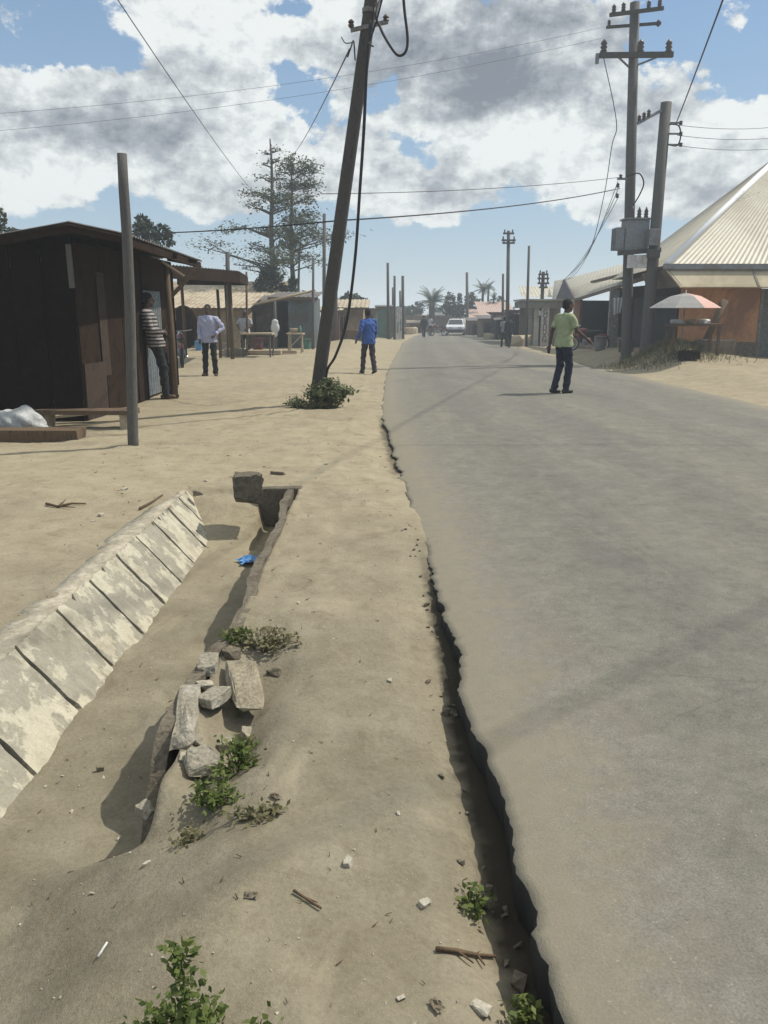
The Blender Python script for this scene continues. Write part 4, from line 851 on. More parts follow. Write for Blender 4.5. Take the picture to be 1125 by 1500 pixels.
MB().beam(P(904, 262, HY - .3), P(918, 262, HY - .3), .06, .06).build('low_arm', M_METAL, HP)
# ------------------------------------------------------------------ wires
e1 = P(908, 276, HY - .3)
span('overhead_wire', P(497, 323, 12.6 + 2), e1, .12, .014, M_CABLE, 'dark wire running from the leaning pole to the tall transformer pole')
span('overhead_wire', P(-40, 328, 27), P(497, 323, 14.6), .25, .013, M_CABLE, 'dark wire passing low over the left stalls to the leaning pole')
span('overhead_wire', P(470, 284, 20), P(906, 260, HY - .3), .1, .010, M_WIRE, 'thin wire above the dark one, from the almond tree side to the tall pole')
span('overhead_wire', P(-60, 170, 24), P(892, 38, HY), .35, .0045, M_WIRE, 'faint wire crossing the clouds high on the left to the tall pole top')
span('overhead_wire', P(-60, 196, 24.5), P(899, 52, HY), .35, .0045, M_WIRE, 'second faint wire just under the highest one across the clouds')
span('overhead_wire', P(60, -170, 11), P(368, 278, 40), .15, .010, M_WIRE, 'wire slanting down from the top left corner towards the almond tree')
span('overhead_wire', P(512, 72, 12.1), P(428, 228, 42), .15, .011, M_WIRE, 'thin service wire going from the leaning pole to the almond tree')
NW = Vector((9.98, HY - .8, P(985, 180, HY - .8).z))
span('overhead_wire', P(990, 182, HY - .8), (2.0, 2.0, 6.3), .1, .016, M_CABLE, 'twisted thick wire climbing from the shorter twin pole out of the frame top')
span('overhead_wire', LTOP, (16, 11.2, 8.0), .2, .012, M_CABLE, 'wire crossing the road from the leaning pole top, out of sight overhead')
span('overhead_wire', (-3.5, -3.0, 7.2), (15.0, 12.43, 7.2), .05, .015, M_CABLE, 'thick bundled wire crossing high over the near road, out of sight overhead')
for k in range(3): span('overhead_wire', P(992, 183 + 15 * k, HY - .8), P(1160, 183 + 16 * k, HY + 2), .12, .009, M_WIRE, ('highest', 'middle', 'lowest')[k] + ' of the three wires leaving the shorter twin pole to the right')
sp = [(905, 180), (898, 215), (884, 290), (862, 370), (824, 412)]
cable('service_cable', [P(884, 84, HY - .2), P(903, 178, HY - .3), P(896, 215, HY)] + [P(u, v, HY + 4 + i * 4) for i, (u, v) in enumerate(sp[2:])], .013, M_CABLE, 'service cable dropping from the high crossarm to the low shop gable')
for k in range(3): span('service_wire', P(905, 290 - 12 * k, HY - .2), P(822 + 5 * k, 413 - 2 * k, 44), .35 + .15 * k, .010, M_CABLE, ('lowest', 'middle', 'topmost')[k] + ' of the three service wires sagging from the transformer pole to the shop gable', 'service wires to the shop gable')
# ================================================================== plain poles along the road
def pole(u0, v0, u1, v1, Y, r, label, m=M_POLEG, arms=(), grp='utility poles', name='utility_pole'):
    a = P(u0, v0, Y); a.z = min(a.z, gz(a.x, Y)); b_ = P(u1, v1, Y); t = thing(name, (a.x, Y, a.z), label, 'utility pole' if name == 'utility_pole' else 'pole', grp)
    MB().tube([a + Vector((0, 0, -.3)), a.lerp(b_, .5), b_], [r, r * .92, r * .8], 8).build('pole_shaft', m, t, True)
    for v, w in arms:
        c = P(u1, v, Y - r - .05); MB().beam((c.x - w / 2, c.y, c.z), (c.x + w / 2, c.y, c.z), .10, .11).build('crossarm', M_POLE, t)
        for s in (-1, 0, 1) if w > 1 else (-1, 1): ins(Vector((c.x + s * (w / 2 - .1), c.y, c.z + .05)), t, .8)
    return t
pole(744, 470, 745, 338, 55, .13, 'grey power pole with one wide crossarm in the middle distance on the right', arms=((342, .7), (352, .9), (356, .8)))
pole(773, 455, 775, 360, 48, .085, 'plain grey pole between the crossarm pole and the pillar shop')
t = pole(794, 437, 796, 398, 52, .13, 'short pole stacked with insulator racks above the pillar shop roof', M_POLE, arms=((402, .6), (408, .7), (415, .7), (421, .5)))
pole(737, 470, 737, 401, 62, .10, 'thin dark pole just left of the crossarm pole', M_POLE)
pole(685, 474, 684, 399, 80, .15, 'pale grey pole beside the white car in the distance', M_POLEG)
pole(569, 449, 568, 385, 60, .11, 'tallest thin pole behind the sea green kiosk', M_POLE, name='wooden_pole', grp='thin poles')
pole(578, 449, 578, 404, 61, .10, 'dark thin pole above the roof of the sea green kiosk', M_POLE, name='wooden_pole', grp='thin poles')
pole(575.5, 449, 575, 421, 67, .07, 'short stub of a pole between the two behind the sea green kiosk', M_POLE, name='wooden_pole', grp='thin poles')
pole(590, 488, 590, 404, 64, .13, 'dark pole standing right of the white striped wall', M_POLE, name='wooden_pole', grp='thin poles')
pole(587, 470, 586, 426, 66, .09, 'short pole close behind the white striped wall', M_POLE, name='wooden_pole', grp='thin poles')
pole(458, 516, 459, 380, 35.5, .06, 'pale thin pole at the corner of the slate blue kiosk', M_POLEG, name='wooden_pole', grp='thin poles')
pole(474, 470, 475, 313, 38, .09, 'pole mostly hidden behind the leaning pole', M_POLEG, name='wooden_pole', grp='thin poles')
pole(492, 470, 492, 385, 46, .10, 'grey pole rising behind the tan kiosk right of the leaning pole', M_POLEG, name='wooden_pole', grp='thin poles')
pole(333, 440, 333, 369, 33, .10, 'dark stub of a pole above the open stall roof', M_POLE, name='wooden_pole', grp='thin poles')
pole(362, 520, 361, 398, 29.6, .045, 'thin post at the right edge of the open stall', M_WOOD, name='wooden_pole', grp='thin poles')
# ================================================================== right side: big hip roofed building
RB = thing('shop_building', (13.5, 29, gz(12, 27)), 'large orange building with a cream hip roof at the right edge', 'building')
YF = 26.6
ex0 = XU(976, YF - .5, 388); ez = ZV(388, YF - .5); fz0 = ZV(420, YF - 1.05)
apx = Vector((ex0 + 5.2, YF + 5.6, 0)); 
d_ = ray(1160, 214); apx.z = CAMZ + d_.z / d_.y * apx.y; apx.x = d_.x / d_.y * apx.y
e0 = Vector((ex0, YF - .5, ez)); e1_ = Vector((ex0 + 15, YF - .5, ez)); ap2 = Vector((ex0 + 10, apx.y, apx.z)); e2 = Vector((ex0 + .9, YF + 9, ez - .1))
MB().sheet(e0, e1_, apx, ap2, 90, .014, 6, 4).build('front_roof', M_ROOFC, RB)
MB().sheet(e0 + Vector((-.0, .02, 0)), e2, apx, apx + Vector((0, .3, 0)), 60, .014, 6, 4).build('side_roof', M_ROOFC, RB)
MB().sheet(e2, e2 + Vector((15, 0, 0)), apx + Vector((0, .3, 0)), ap2 + Vector((0, .3, 0)), 0).build('rear_roof', M_ROOFC, RB)
MB().tube([e0 + Vector((.02, 0, .03)), e0.lerp(apx, .5) + Vector((0, 0, .05)), apx + Vector((0, 0, .05))], .10, 8).build('hip_cap', mat('glint_white_ridge', (.86, .86, .84), (.9, .9, .88), scale=1, rough=.4, bump=0, fine=0), RB, True)  # white base colour carries the glint of the metal ridge
MB().beam(e0 + Vector((-.1, -.05, -.05)), e1_ + Vector((0, -.05, -.05)), .10, .16).build('gutter', M_METAL, RB)
M_FASC = mat('cream_painted_fascia', (.46, .39, .265), (.52, .45, .31), scale=.9, rough=.8, bump=.05, fine=.08, dirt=(.35, .29, .19))
f0 = Vector((ex0 + .35, YF - .7, 0)); fz1 = ez - .14
def slab(a, b_, c, e, th, name, m, par):
    q = [Vector(p) for p in (a, b_, c, e)]; n = (q[1] - q[0]).cross(q[3] - q[0]).normalized() * th
    return MB().add(q + [p + n for p in q], [(0, 1, 2, 3), (7, 6, 5, 4), (0, 4, 5, 1), (1, 5, 6, 2), (2, 6, 7, 3), (3, 7, 4, 0)]).build(name, m, par)
sk0, sk1 = ex0 + .02, ex0 + .30
slab((sk0, YF - .5, fz1), (sk0 + 14.6, YF - .5, fz1), (sk0 + 14.6, YF - 1.05, fz0), (sk1, YF - 1.05, fz0), .05, 'fascia', M_FASC, RB)
slab((sk0 + .01, YF - .48, fz1), (sk1 + .01, YF - 1.03, fz0), (sk1 + .3, YF + 3, fz0), (sk0 + .3, YF + 3, fz1), .05, 'side_fascia', M_PLINTH, RB)
for k in range(5):
    x = ex0 + 2.62 + 2.9 * k; slab((x, YF - .51, fz1 + .012), (x + .07, YF - .51, fz1 + .012), (x + .07, YF - 1.06, fz0 + .012), (x, YF - 1.06, fz0 + .012), .02, 'cover_strip', M_GREYW, RB)
MB().box((ex0 + .45 + 7.3, YF - .4, fz0 + .03), (14.2, 1.2, .04)).build('soffit', M_PLINTH, RB)
wx0 = XU(998, YF); gw = gz(11, YF) - .1
dx0 = XU(1112, YF)
MB().box(((wx0 + dx0) / 2, YF + .1, (fz0 + gw + .55) / 2), (dx0 - wx0, .2, fz0 - gw - .55)).box((dx0 + 1.1 + 5, YF + .1, (fz0 + gw) / 2), (10, .2, fz0 - gw)).box((wx0 + .86, YF + 2.2, (fz0 + gw) / 2), (.2, 4.3, fz0 - gw), -.35).box((wx0 + 7.7, YF + 4.3, (fz0 + gw) / 2), (12, .2, fz0 - gw)).build('wall', M_ORANGE, RB)
MB().box(((wx0 + dx0) / 2, YF + .07, gw + .275), (dx0 - wx0 + .1, .28, .55)).build('plinth', M_PLINTH, RB)
dm = mat('grey_green_door', (.13, .135, .115), (.17, .17, .145), scale=1.5, rough=.7, bump=.1)
dd = MB().box((dx0 + .55, YF + .12, (fz0 + gw) / 2), (1.08, .08, fz0 - gw - .05)).build('door', dm, RB)
MB().box((dx0 + .05, YF + .03, (fz0 + gw) / 2), (.10, .12, fz0 - gw - .05)).build('frame', M_GREYW, dd)
# ------------------------------------------------------------------ parasol stall before it
uy = 24.3; uc = P(1003, 448, uy); ub = gz(uc.x, uy)
UM = thing('parasol', (uc.x, uy, ub), 'faded pink and white parasol shading a small street stall', 'parasol')
wU = 2.02 / 2; zt_ = ZV(429, uy); zb_ = ZV(451, uy)
for k in range(8):
    a0, a1 = 2 * math.pi * k / 8 + .2, 2 * math.pi * (k + 1) / 8 + .2; pts = []
    for j in range(4):
        r = wU * (0, .42, .8, 1)[j]; z = lerp(zt_, zb_, (0, .22, .7, 1)[j]); pts.append(((uc.x + r * math.cos(a0), uy + r * math.sin(a0), z), (uc.x + r * math.cos(a1), uy + r * math.sin(a1), z)))
    mb = MB()
    vs = [pts[0][0]] + [p for q in pts[1:] for p in q]
    vs += [(x, y, z - .006) for x, y, z in vs]; n_ = 7
    fs = [(0, 1, 2), (1, 3, 4, 2), (3, 5, 6, 4)]; fs += [tuple(i + n_ for i in reversed(f)) for f in fs] + [(5, 5 + n_, 6 + n_, 6)]
    mb.add(vs, fs).build('canopy_panel', (mat('faded_pink_canvas', (.60, .36, .30), (.68, .44, .37), scale=4, rough=.85, bump=.1), mat('white_canvas', (.68, .62, .55), (.74, .69, .62), scale=4, rough=.85, bump=.1), mat('grey_canvas', (.30, .29, .28), (.36, .35, .33), scale=4, rough=.85, bump=.1))[(0, 1, 0, 2, 2, 2, 0, 0)[k]], UM)
MB().tube([(uc.x, uy, ub - .1), (uc.x, uy, zt_ + .08)], .02, 8).build('pole', M_METAL, UM, True)
ws = P(1046, 440, 25.4); we = G(1028, 520)
tag(MB().tube([(ws.x + .35, 25.5, ZV(440, 25.4)), (ws.x + .1, 25.4, ZV(470, 25.4)), (ws.x - .35, 25.2, gz(ws.x, 25.2) - .05)], [.13, .10, .12], 8, jit=.1).build('timber_prop', M_WOOD, smooth=True), 'crooked dark timber prop leaning against the orange wall', 'timber')
tx, ty = XU(990, 24.6), 24.6; tg = gz(tx, ty)
ST = thing('street_stall', (tx + .4, ty, tg), 'dark timber counter under the pink parasol', 'stall')
MB().box((tx + .55, ty, tg + .86), (1.5, .7, .06), jit=.01).build('counter', M_WOOD, ST)
for a_ in (-.1, 1.2):
    for b2 in (-.3, .3): MB().box((tx + a_, ty + b2, tg + .41), (.07, .07, .84)).build('leg', M_WOOD, ST)
for k, (dx, m_, lab) in enumerate(((.05, M_CLOTHW, 'pale folded cloth on the left end of the parasol stall counter'), (.45, M_PALEW, 'tan bundle in the middle of the parasol stall counter'), (.85, M_WHITE, 'white parcel on the right of the parasol stall counter'))):
    tag(MB().hull((tx + dx, ty, tg + .95), (.34, .3, .15), 30, k).build('goods_parcel', m_), lab, 'parcel')
tag(MB().hull((XU(1050, 25.3), 25.3, gz(11, 25.3) + .25), (1.1, .7, .55), 40, .2, pw=.3).build('dark_crate', M_PLINTH), 'low dark crate at the foot of the orange wall', 'crate')
tag(MB().hull((XU(1012, 24.0), 23.9, gz(9.5, 23.9) + .15), (.6, .4, .3), 40, .1, pw=.35).build('charcoal_sack', M_RUSTD), 'dark sack of charcoal on the ground by the parasol stall', 'sack')
# ------------------------------------------------------------------ row of low shops
SR = thing('shop_row', (11, 36, gz(10.5, 36)), 'low row of open shops with a long cream iron roof and orange pillar', 'shop')
A, B = P(826, 409, 53), P(985, 368, 45); D, C2 = P(985, 391, 28.5), P(842, 437, 43)
MB().sheet(A, B, C2, D, 70, .014, 6, 4, sag=.05).build('roof', M_ROOFC, SR)
r0, r1 = P(868, 415, 41), P(948, 396, 33); MB().beam(r0 + Vector((0, 0, .06)), r1 + Vector((0, 0, .06)), .20, .10).build('roof_strip', M_PLINTH, SR)
gl = P(814, 438, 46); gN = mat('dark_gable_boards', (.075, .07, .075), (.10, .09, .095), scale=2, rough=.85)
A2 = A + Vector((-.02, 0, -.04)); gl2 = Vector((gl.x, 46, gl.z)); A2 = P(826, 409, 47.5); C3 = C2 + Vector((-.02, 0, -.05))
MB().add([A2, gl2, C3, A2 + Vector((.1, .1, 0)), gl2 + Vector((.1, .1, 0)), C3 + Vector((.1, .1, 0))], [(0, 1, 2), (5, 4, 3), (0, 3, 4, 1), (1, 4, 5, 2), (2, 5, 3, 0)]).build('gable', gN, SR)
MB().sheet(A, A + Vector((0, 3, 0)), gl2 + Vector((0, 0, .04)), gl2 + Vector((.4, 3, 0)), 0).build('side_roof', M_ROOFC, SR)
mb = MB().beam(C2 + Vector((0, 0, -.09)), D + Vector((0, 0, -.09)), .06, .14); mb.build('eave_board', M_PLINTH, SR)
def col(u, Y, w, vt, m, name='pillar'):
    x = XU(u, Y); g0 = gz(x, Y) - .1; zt2 = ZV(vt, Y); return MB().box((x, Y, (g0 + zt2) / 2), (w, .35, zt2 - g0), -.12).build(name, m, SR)
col(846, 43.2, .42, 439, mat('salmon_painted_pillar', (.50, .25, .15), (.55, .29, .18), scale=1.4, rough=.85, bump=.1, fine=.1))
col(899, 35.5, .38, 424, M_GREYW); col(851, 42.8, .10, 439, M_MAROON)
bx0, bx1 = XU(852, 46.5), XU(1000, 35)
p0 = Vector((XU(842, 46) + .4, 46.2, 0)); p1 = Vector((XU(985, 31.5), 31.5, 0))
def wallrun(a, b, z0, z1, th, name, m, par):
    d = (b - a); L = d.length; c = (a + b) / 2; return MB().box((c.x, c.y, (z0 + z1) / 2), (L, th, z1 - z0), math.atan2(d.y, d.x)).build(name, m, par)
sh = Vector((2.0, 1.0, 0))
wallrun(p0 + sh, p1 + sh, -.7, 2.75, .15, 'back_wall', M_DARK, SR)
wallrun(p0, p0 + sh, -.7, 2.1, .15, 'end_wall', M_DARK, SR)  # interior shade put into this wall's near-black colour
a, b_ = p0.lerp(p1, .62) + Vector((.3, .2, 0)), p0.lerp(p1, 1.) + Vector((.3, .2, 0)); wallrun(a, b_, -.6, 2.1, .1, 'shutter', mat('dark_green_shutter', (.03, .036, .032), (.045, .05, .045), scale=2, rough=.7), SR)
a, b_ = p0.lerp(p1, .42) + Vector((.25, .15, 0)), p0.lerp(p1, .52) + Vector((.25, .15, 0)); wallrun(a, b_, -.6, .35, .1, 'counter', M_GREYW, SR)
hc = P(904, 447, 34.8); tag(MB().sheet((hc.x - .2, 34.8, hc.z + .3), (hc.x + .22, 34.75, hc.z + .3), (hc.x - .14, 34.8, hc.z - .4), (hc.x + .16, 34.8, hc.z - .3), 3, .04, 4, 5).build('hanging_cloth', M_CLOTHW), 'pale cloth hanging from the shop row eave beside the tall pole', 'cloth')
wallrun(Vector((XU(850, 42), 42, 0)), Vector((XU(915, 33), 33, 0)), -.55, gz(9.6, 37) + .03, 1.6, 'step', M_PLINTH, SR)
# ------------------------------------------------------------------ pillar shop with lettering
PY = 52.
px0, px1 = XU(771, PY), XU(834, PY); pg = gz(9.6, PY) - .1; ptz = ZV(441, PY)
PS = thing('pillar_shop', ((px0 + px1) / 2, PY + 2, pg), 'flat roofed grey shop with a lettered white pillar', 'shop')
MB().box(((px0 + px1) / 2, PY + 1.7, (ptz + ZV(451, PY)) / 2), (px1 - px0 + .3, 4.2, ptz - ZV(451, PY))).build('parapet', M_GREYW, PS)
MB().box(((px0 + px1) / 2, PY + 1.6, ptz + .07), (px1 - px0 + .5, 4.4, .10)).build('coping', M_BEIGE, PS)
MB().sheet((px0 - .2, PY + .6, ptz + .25), (px1 + .4, PY + .6, ptz + .25), (px0 + .2, PY + 4.5, ptz + 1.0), (px1 + .4, PY + 4.5, ptz + 1.0), 14, .014, 2, 4).build('roof', M_ROOFC, PS)
MB().box(((px0 + px1) / 2, PY + 2.6, (pg + ptz) / 2 - .1), (px1 - px0, .1, ptz - pg - .4)).build('back_wall', M_PLINTH, PS)
for u0, u1, m_ in ((771, 779.5, M_GREYW), (782, 789.5, M_BEIGE), (812, 820, M_GREYW)):
    a, b_ = XU(u0, PY), XU(u1, PY); MB().box(((a + b_) / 2, PY, (pg + ZV(451, PY)) / 2), (b_ - a, .3, ZV(451, PY) - pg - .01)).build('pillar', m_, PS)
a, b_ = XU(792.5, PY), XU(804, PY); zp1 = ZV(449.5, PY)
lp = MB().box(((a + b_) / 2, PY - .05, (pg + zp1) / 2), (b_ - a, .32, zp1 - pg)).build('lettered_pillar', mat('dirty_white_paint', (.55, .50, .45), (.60, .56, .51), scale=2, rough=.8, bump=.05, dirt=(.40, .33, .26)), PS)
WORD = 'GURAUDAN'; ink = mat('black_sign_paint', (.035, .03, .03), (.05, .045, .045), scale=5, rough=.7, bump=0, fine=0)
for i, ch in enumerate(WORD):
    cu = bpy.data.curves.new('letter', 'FONT'); cu.body = ch; cu.size = .40; cu.align_x = 'CENTER'; cu.extrude = .006
    o = bpy.data.objects.new('letter', cu); COL.objects.link(o)
    me = bpy.data.meshes.new_from_object(o.evaluated_get(bpy.context.evaluated_depsgraph_get())); bpy.data.objects.remove(o); bpy.data.curves.remove(cu)
    o = bpy.data.objects.new('letter', me); COL.objects.link(o); me.materials.append(ink); o.parent = lp
    p = Vector(((a + b_) / 2, PY - .218, zp1 - .42 - i * (zp1 - pg - .5) / 8)); o.matrix_local = wmat(lp).inverted() @ Matrix.Translation(p) @ Matrix.Rotation(R(90), 4, 'X')
hb = P(790.5, 459, PY - .25); tag(MB().hull(hb, (.18, .14, .34), 24).build('hanging_bag', M_CLOTHW), 'small white bag hanging beside the lettered pillar', 'bag')
# ------------------------------------------------------------------ far right stalls and houses
random.seed(44)
hut('house', 'far house with a faded pink iron roof behind the dark stalls', 'house', 712, 752, 470, 84, 6, M_TANW, roofm=M_ROOFP, over=.5, rise=1.9)
hut('house', 'smaller pink roofed house at the left end of the dark stalls', 'house', 693, 716, 468, 92, 5, M_TANW, roofm=M_ROOFP, over=.4, rise=1.1)
hut('house', 'farthest low house with a grey roof right of the palm', 'house', 637, 668, 470, 118, 6, M_BEIGE, roofm=M_ROOFD, over=.5, rise=1.1)
for k, (u0, u1, vt, Y, lab) in enumerate(((752, 776, 460, 56, 'dark timber stall with a sooty roof next to the pillar shop'), (727, 752, 463, 62, 'dark stall behind the two walkers'), (706, 728, 467, 68, 'low dark stall at the far bend, right of the grey pole'), (690, 705, 470, 76, 'small stall just right of the white car'))):
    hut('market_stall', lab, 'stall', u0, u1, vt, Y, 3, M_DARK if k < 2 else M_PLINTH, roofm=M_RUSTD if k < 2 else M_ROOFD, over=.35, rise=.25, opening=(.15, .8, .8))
tag(MB().sheet(P(722, 466, 58), P(743, 462, 58), P(724, 469, 56.5), P(744, 467, 56.5), 6, .02, 2, 4).build('awning_sheet', M_ROOFD), 'tilted pale awning sheet above the two walkers', 'awning')
for k, (u, Y, m_, lab) in enumerate(((757, 50, M_CONC, 'pale rubbish heap beside the two walkers'), (765, 49, M_PALEW, 'low pile of pale boards beside the pillar shop'), (720, 63, M_PALEW, 'stacked crates beside the far dark stall'), (603, 84, M_PALEW, 'heap of goods at the far left bend of the road'), (598, 80, M_TANW, 'tan sacks piled at the far left bend'), (612, 88, M_MAROON, 'dark red bundles near the far wall'))):
    x = XU(u, Y); tag(MB().hull((x, Y, gz(x, Y) + .3), (1.3, .9, .75), 40, k).build('goods_heap', m_), lab, 'heap')
hut('market_stall', 'low open brown stall in front of the far compound wall', 'stall', 600, 618, 473, 86, 3, M_WOOD, roofm=M_ROOFT, over=.3, rise=.2, opening=(.1, .9, .75))
hut('market_stall', 'beige fronted stall right behind the white car', 'stall', 640, 662, 476, 100, 3, M_TANW, roofm=M_ROOFT, over=.3, rise=.2, opening=(.2, .6, .75))
# ================================================================== people
def cloth(name, c1, c2=None, scale=9, **k): return mat(name, c1, c2 or tuple(x * .82 for x in c1), scale=scale, rough=.9, bump=k.pop('bump', .5), bscale=k.pop('bscale', 22), fine=.12, **k)
SKIN = mat('dark_brown_skin', (.060, .033, .021), (.075, .043, .028), scale=12, rough=.55, bump=.1, fine=.1, spec=.4)
HAIR = mat('black_hair', (.010, .009, .008), (.016, .014, .013), scale=40, rough=.85, bump=.5)
def stripes(name, c1, c2, step):
    m, nt, b = newmat(name); tc = nt.nodes.new('ShaderNodeTexCoord').outputs['Object']
    w = nt.nodes.new('ShaderNodeTexWave'); w.bands_direction = 'Z'; w.inputs['Scale'].default_value = step; w.inputs['Distortion'].default_value = 1.2; w.inputs['Detail'].default_value = 2; nt.links.new(tc, w.inputs['Vector'])
    nt.links.new(ramp(nt, w.outputs['Fac'], [(.42, c1 + (1,)), (.56, c2 + (1,))]), b.inputs['Base Color']); b.inputs['Roughness'].default_value = .9; return m
def person(loc, rz, label, shirt, trousers, shoes, pose=None, H=1.72, vox=.009, short=True, hat=None, group=None, lean_m=None, bottom_ext=0., hair=True):
    """local frame: x right, y forward, z up, metres for a 1.72 m adult"""
    k = H / 1.72
    J = dict(pel=(0, 0, .95), che=(0, .0, 1.27), nek=(0, .0, 1.47), hed=(0, .025, 1.605),
             rh=(.09, 0, .91), rk=(.10, .03, .50), ra=(.10, -.01, .085), lh=(-.09, 0, .91), lk=(-.10, .03, .50), la=(-.10, -.01, .085),
             rs=(.185, 0, 1.40), re=(.245, -.03, 1.12), rw=(.25, .06, .88), ls=(-.185, 0, 1.40), le=(-.245, -.03, 1.12), lw=(-.25, .06, .88), face=0., rf=None, lf=None)
    J.update(pose or {})
    V = {q: Vector(p) for q, p in J.items() if isinstance(p, tuple)}
    S = lambda p: p * k
    t = thing('person', loc, label, 'person', group, rz)
    Mw = wmat(t)
    def put(mb): mb.v = [tuple(Mw @ (Vector(p) * k)) for p in mb.v]; return mb
    up = (V['nek'] - V['pel']).normalized(); hz = Matrix.Rotation(J['face'], 3, 'Z')
    b = MB(); hd = V['hed']
    # head: skull, jaw, brow, nose, lips, ears
    E = lambda o, r, n=14, m=10: b.ell(hd + hz @ Vector(o), r, n, m, hz)
    E((0, -.005, .03), (.074, .095, .088)); E((0, .022, -.045), (.058, .070, .068)); E((0, .045, -.085), (.036, .042, .030)); E((0, .085, .032), (.052, .018, .012))
    E((0, .098, -.016), (.015, .022, .022), 8, 6); E((0, .086, .012), (.010, .016, .03), 8, 6); E((0, .086, -.055), (.026, .014, .008), 8, 6); E((0, .084, -.068), (.022, .013, .007), 8, 6)
    for s in (-1, 1): E((s * .078, -.005, -.005), (.010, .020, .032), 8, 6); E((s * .030, .080, .012), (.014, .010, .007), 8, 6)
    b.capsule(V['nek'] - up * .06, hd + hz @ Vector((0, -.012, -.05)), .060, .053)
    b.ell(V['che'], (.150, .092, .19), 16, 10).ell(V['che'] + Vector((0, 0, .11)), (.165, .075, .070), 16, 10).ell(V['pel'] + Vector((0, 0, -.01)), (.135, .09, .11), 16, 10).capsule(V['pel'], V['che'], .095, .10)
    for s, q in (('r', 1), ('l', -1)):
        b.capsule(V[s + 'h'], V[s + 'k'], .062, .040).capsule(V[s + 'k'], V[s + 'a'], .038, .032)
        b.ell(V[s + 'k'].lerp(V[s + 'a'], .28) + Vector((0, -.016, 0)), (.043, .045, .10))
        f = Vector(J[s + 'f'] or (0, 1, 0)).normalized(); b.capsule(V[s + 'a'] + Vector((0, 0, -.045)) - f * .045, V[s + 'a'] + Vector((0, 0, -.058)) + f * .13, .034, .025)
        b.capsule(V[s + 's'], V[s + 'e'], .047, .039).capsule(V[s + 'e'], V[s + 'w'], .038, .026)
        d = (V[s + 'w'] - V[s + 'e']).normalized(); side = d.cross(Vector((q, 0, .2))).normalized(); nn = side.cross(d)
        cu = Vector(J.get(s + 'curl', (0, .25, -.2)))
        pa = V[s + 'w'] + d * .05; b.capsule(V[s + 'w'], pa + d * .03, .026, .032)
        for i in range(4):
            o = side * (i - 1.5) * .019; L = (.062, .075, .070, .055)[i]
            r0 = pa + d * .035 + o; r1 = r0 + (d + cu * .35).normalized() * L * .55; r2 = r1 + (d + cu).normalized() * L * .5
            b.capsule(r0, r1, .0095, .009, 8).capsule(r1, r2, .009, .0075, 8)
        th = pa + side * -.030 * 1; b.capsule(th - d * .02, th + (d * .6 - side * .8).normalized() * .035, .011, .010, 8).capsule(th + (d * .6 - side * .8).normalized() * .035, th + (d * .6 - side * .8).normalized() * .035 + (d * .9 - side * .2).normalized() * .03, .010, .008, 8)
    body = solid('body', put(b), vox, SKIN, t, 3)
    # shirt
    def loft(mb, rings, n=20):
        vs = []
        for p, rx, ry in rings:
            for j in range(n):
                a = 2 * math.pi * j / n; ca, sa = math.cos(a), math.sin(a)
                vs.append(Vector(p) + Vector((rx * math.copysign(abs(ca) ** .85, ca), ry * math.copysign(abs(sa) ** .85, sa), 0)))
        k_ = len(rings); mb.add(vs, [(i * n + j, i * n + (j + 1) % n, (i + 1) * n + (j + 1) % n, (i + 1) * n + j) for i in range(k_ - 1) for j in range(n)] + [tuple(range(n - 1, -1, -1)), tuple(range((k_ - 1) * n, k_ * n))])
    c = MB()
    pz, cz, nz = V['pel'], V['che'], V['nek']
    loft(c, [(pz + Vector((0, 0, -.10 - bottom_ext)), .192, .145), (pz + Vector((0, 0, .0)), .186, .136), (pz.lerp(cz, .4), .165, .118), (cz + Vector((0, 0, -.04)), .183, .125), (cz + Vector((0, 0, .06)), .190, .122), (cz.lerp(nz, .54), .182, .104), (cz.lerp(nz, .74), .125, .085), (cz.lerp(nz, .9), .080, .072), (nz + Vector((0, 0, -.01)), .066, .066)])
    for s in 'rl': c.capsule(nz + Vector((0, -.005, -.055)), V[s + 's'] + Vector((0, 0, -.01)), .050, .056, 12)
    c.ell(V['rs'] + Vector((-.01, 0, -.015)), (.066, .068, .066)).ell(V['ls'] + Vector((.01, 0, -.015)), (.066, .068, .066))
    for s in 'rl':
        e = V[s + 's'].lerp(V[s + 'e'], .78) if short else V[s + 'e']; c.tube([V[s + 's'], V[s + 's'].lerp(e, .5), e], [.062, .062, .060 if short else .052], 14)
        if not short: c.capsule(V[s + 'e'], V[s + 'e'].lerp(V[s + 'w'], .93), .052, .036, 12)
        else: pass
    sh = solid('shirt', put(c), vox * 1.3, shirt, t, 4)
    c = MB(); c.ell(V['pel'] + Vector((0, -.005, -.02)), (.163, .118, .115), 18, 12)
    for s in 'rl':
        c.capsule(V[s + 'h'], V[s + 'k'], .092, .070, 12).capsule(V[s + 'k'], V[s + 'a'] + Vector((0, -.005, -.015)), .069, .058, 12)
        c.ell(V[s + 'h'] + Vector((0, -.045, -.01)), (.085, .07, .10))
    tr = solid('trousers', put(c), vox * 1.3, trousers, t, 3)
    for s in 'rl':
        f = Vector(J[s + 'f'] or (0, 1, 0)).normalized(); c = MB(); a = V[s + 'a']
        c.capsule(a + Vector((0, 0, -.045)) - f * .055, a + Vector((0, 0, -.05)) + f * .12, .042, .036, 12).ell(a + Vector((0, 0, -.02)), (.045, .05, .05)); c.capsule(a + Vector((0, 0, -.068)) - f * .06, a + Vector((0, 0, -.066)) + f * .135, .022, .020, 10)
        solid('shoe', put(c), vox * 1.2, shoes, t, 2)
    if hair:
        c = MB(); c.ell(hd + hz @ Vector((0, -.016, .044)), (.082, .094, .084), 16, 12, hz).ell(hd + hz @ Vector((0, -.05, -.005)), (.070, .062, .065), 14, 10, hz); solid('hair', put(c), vox, HAIR, t, 2)
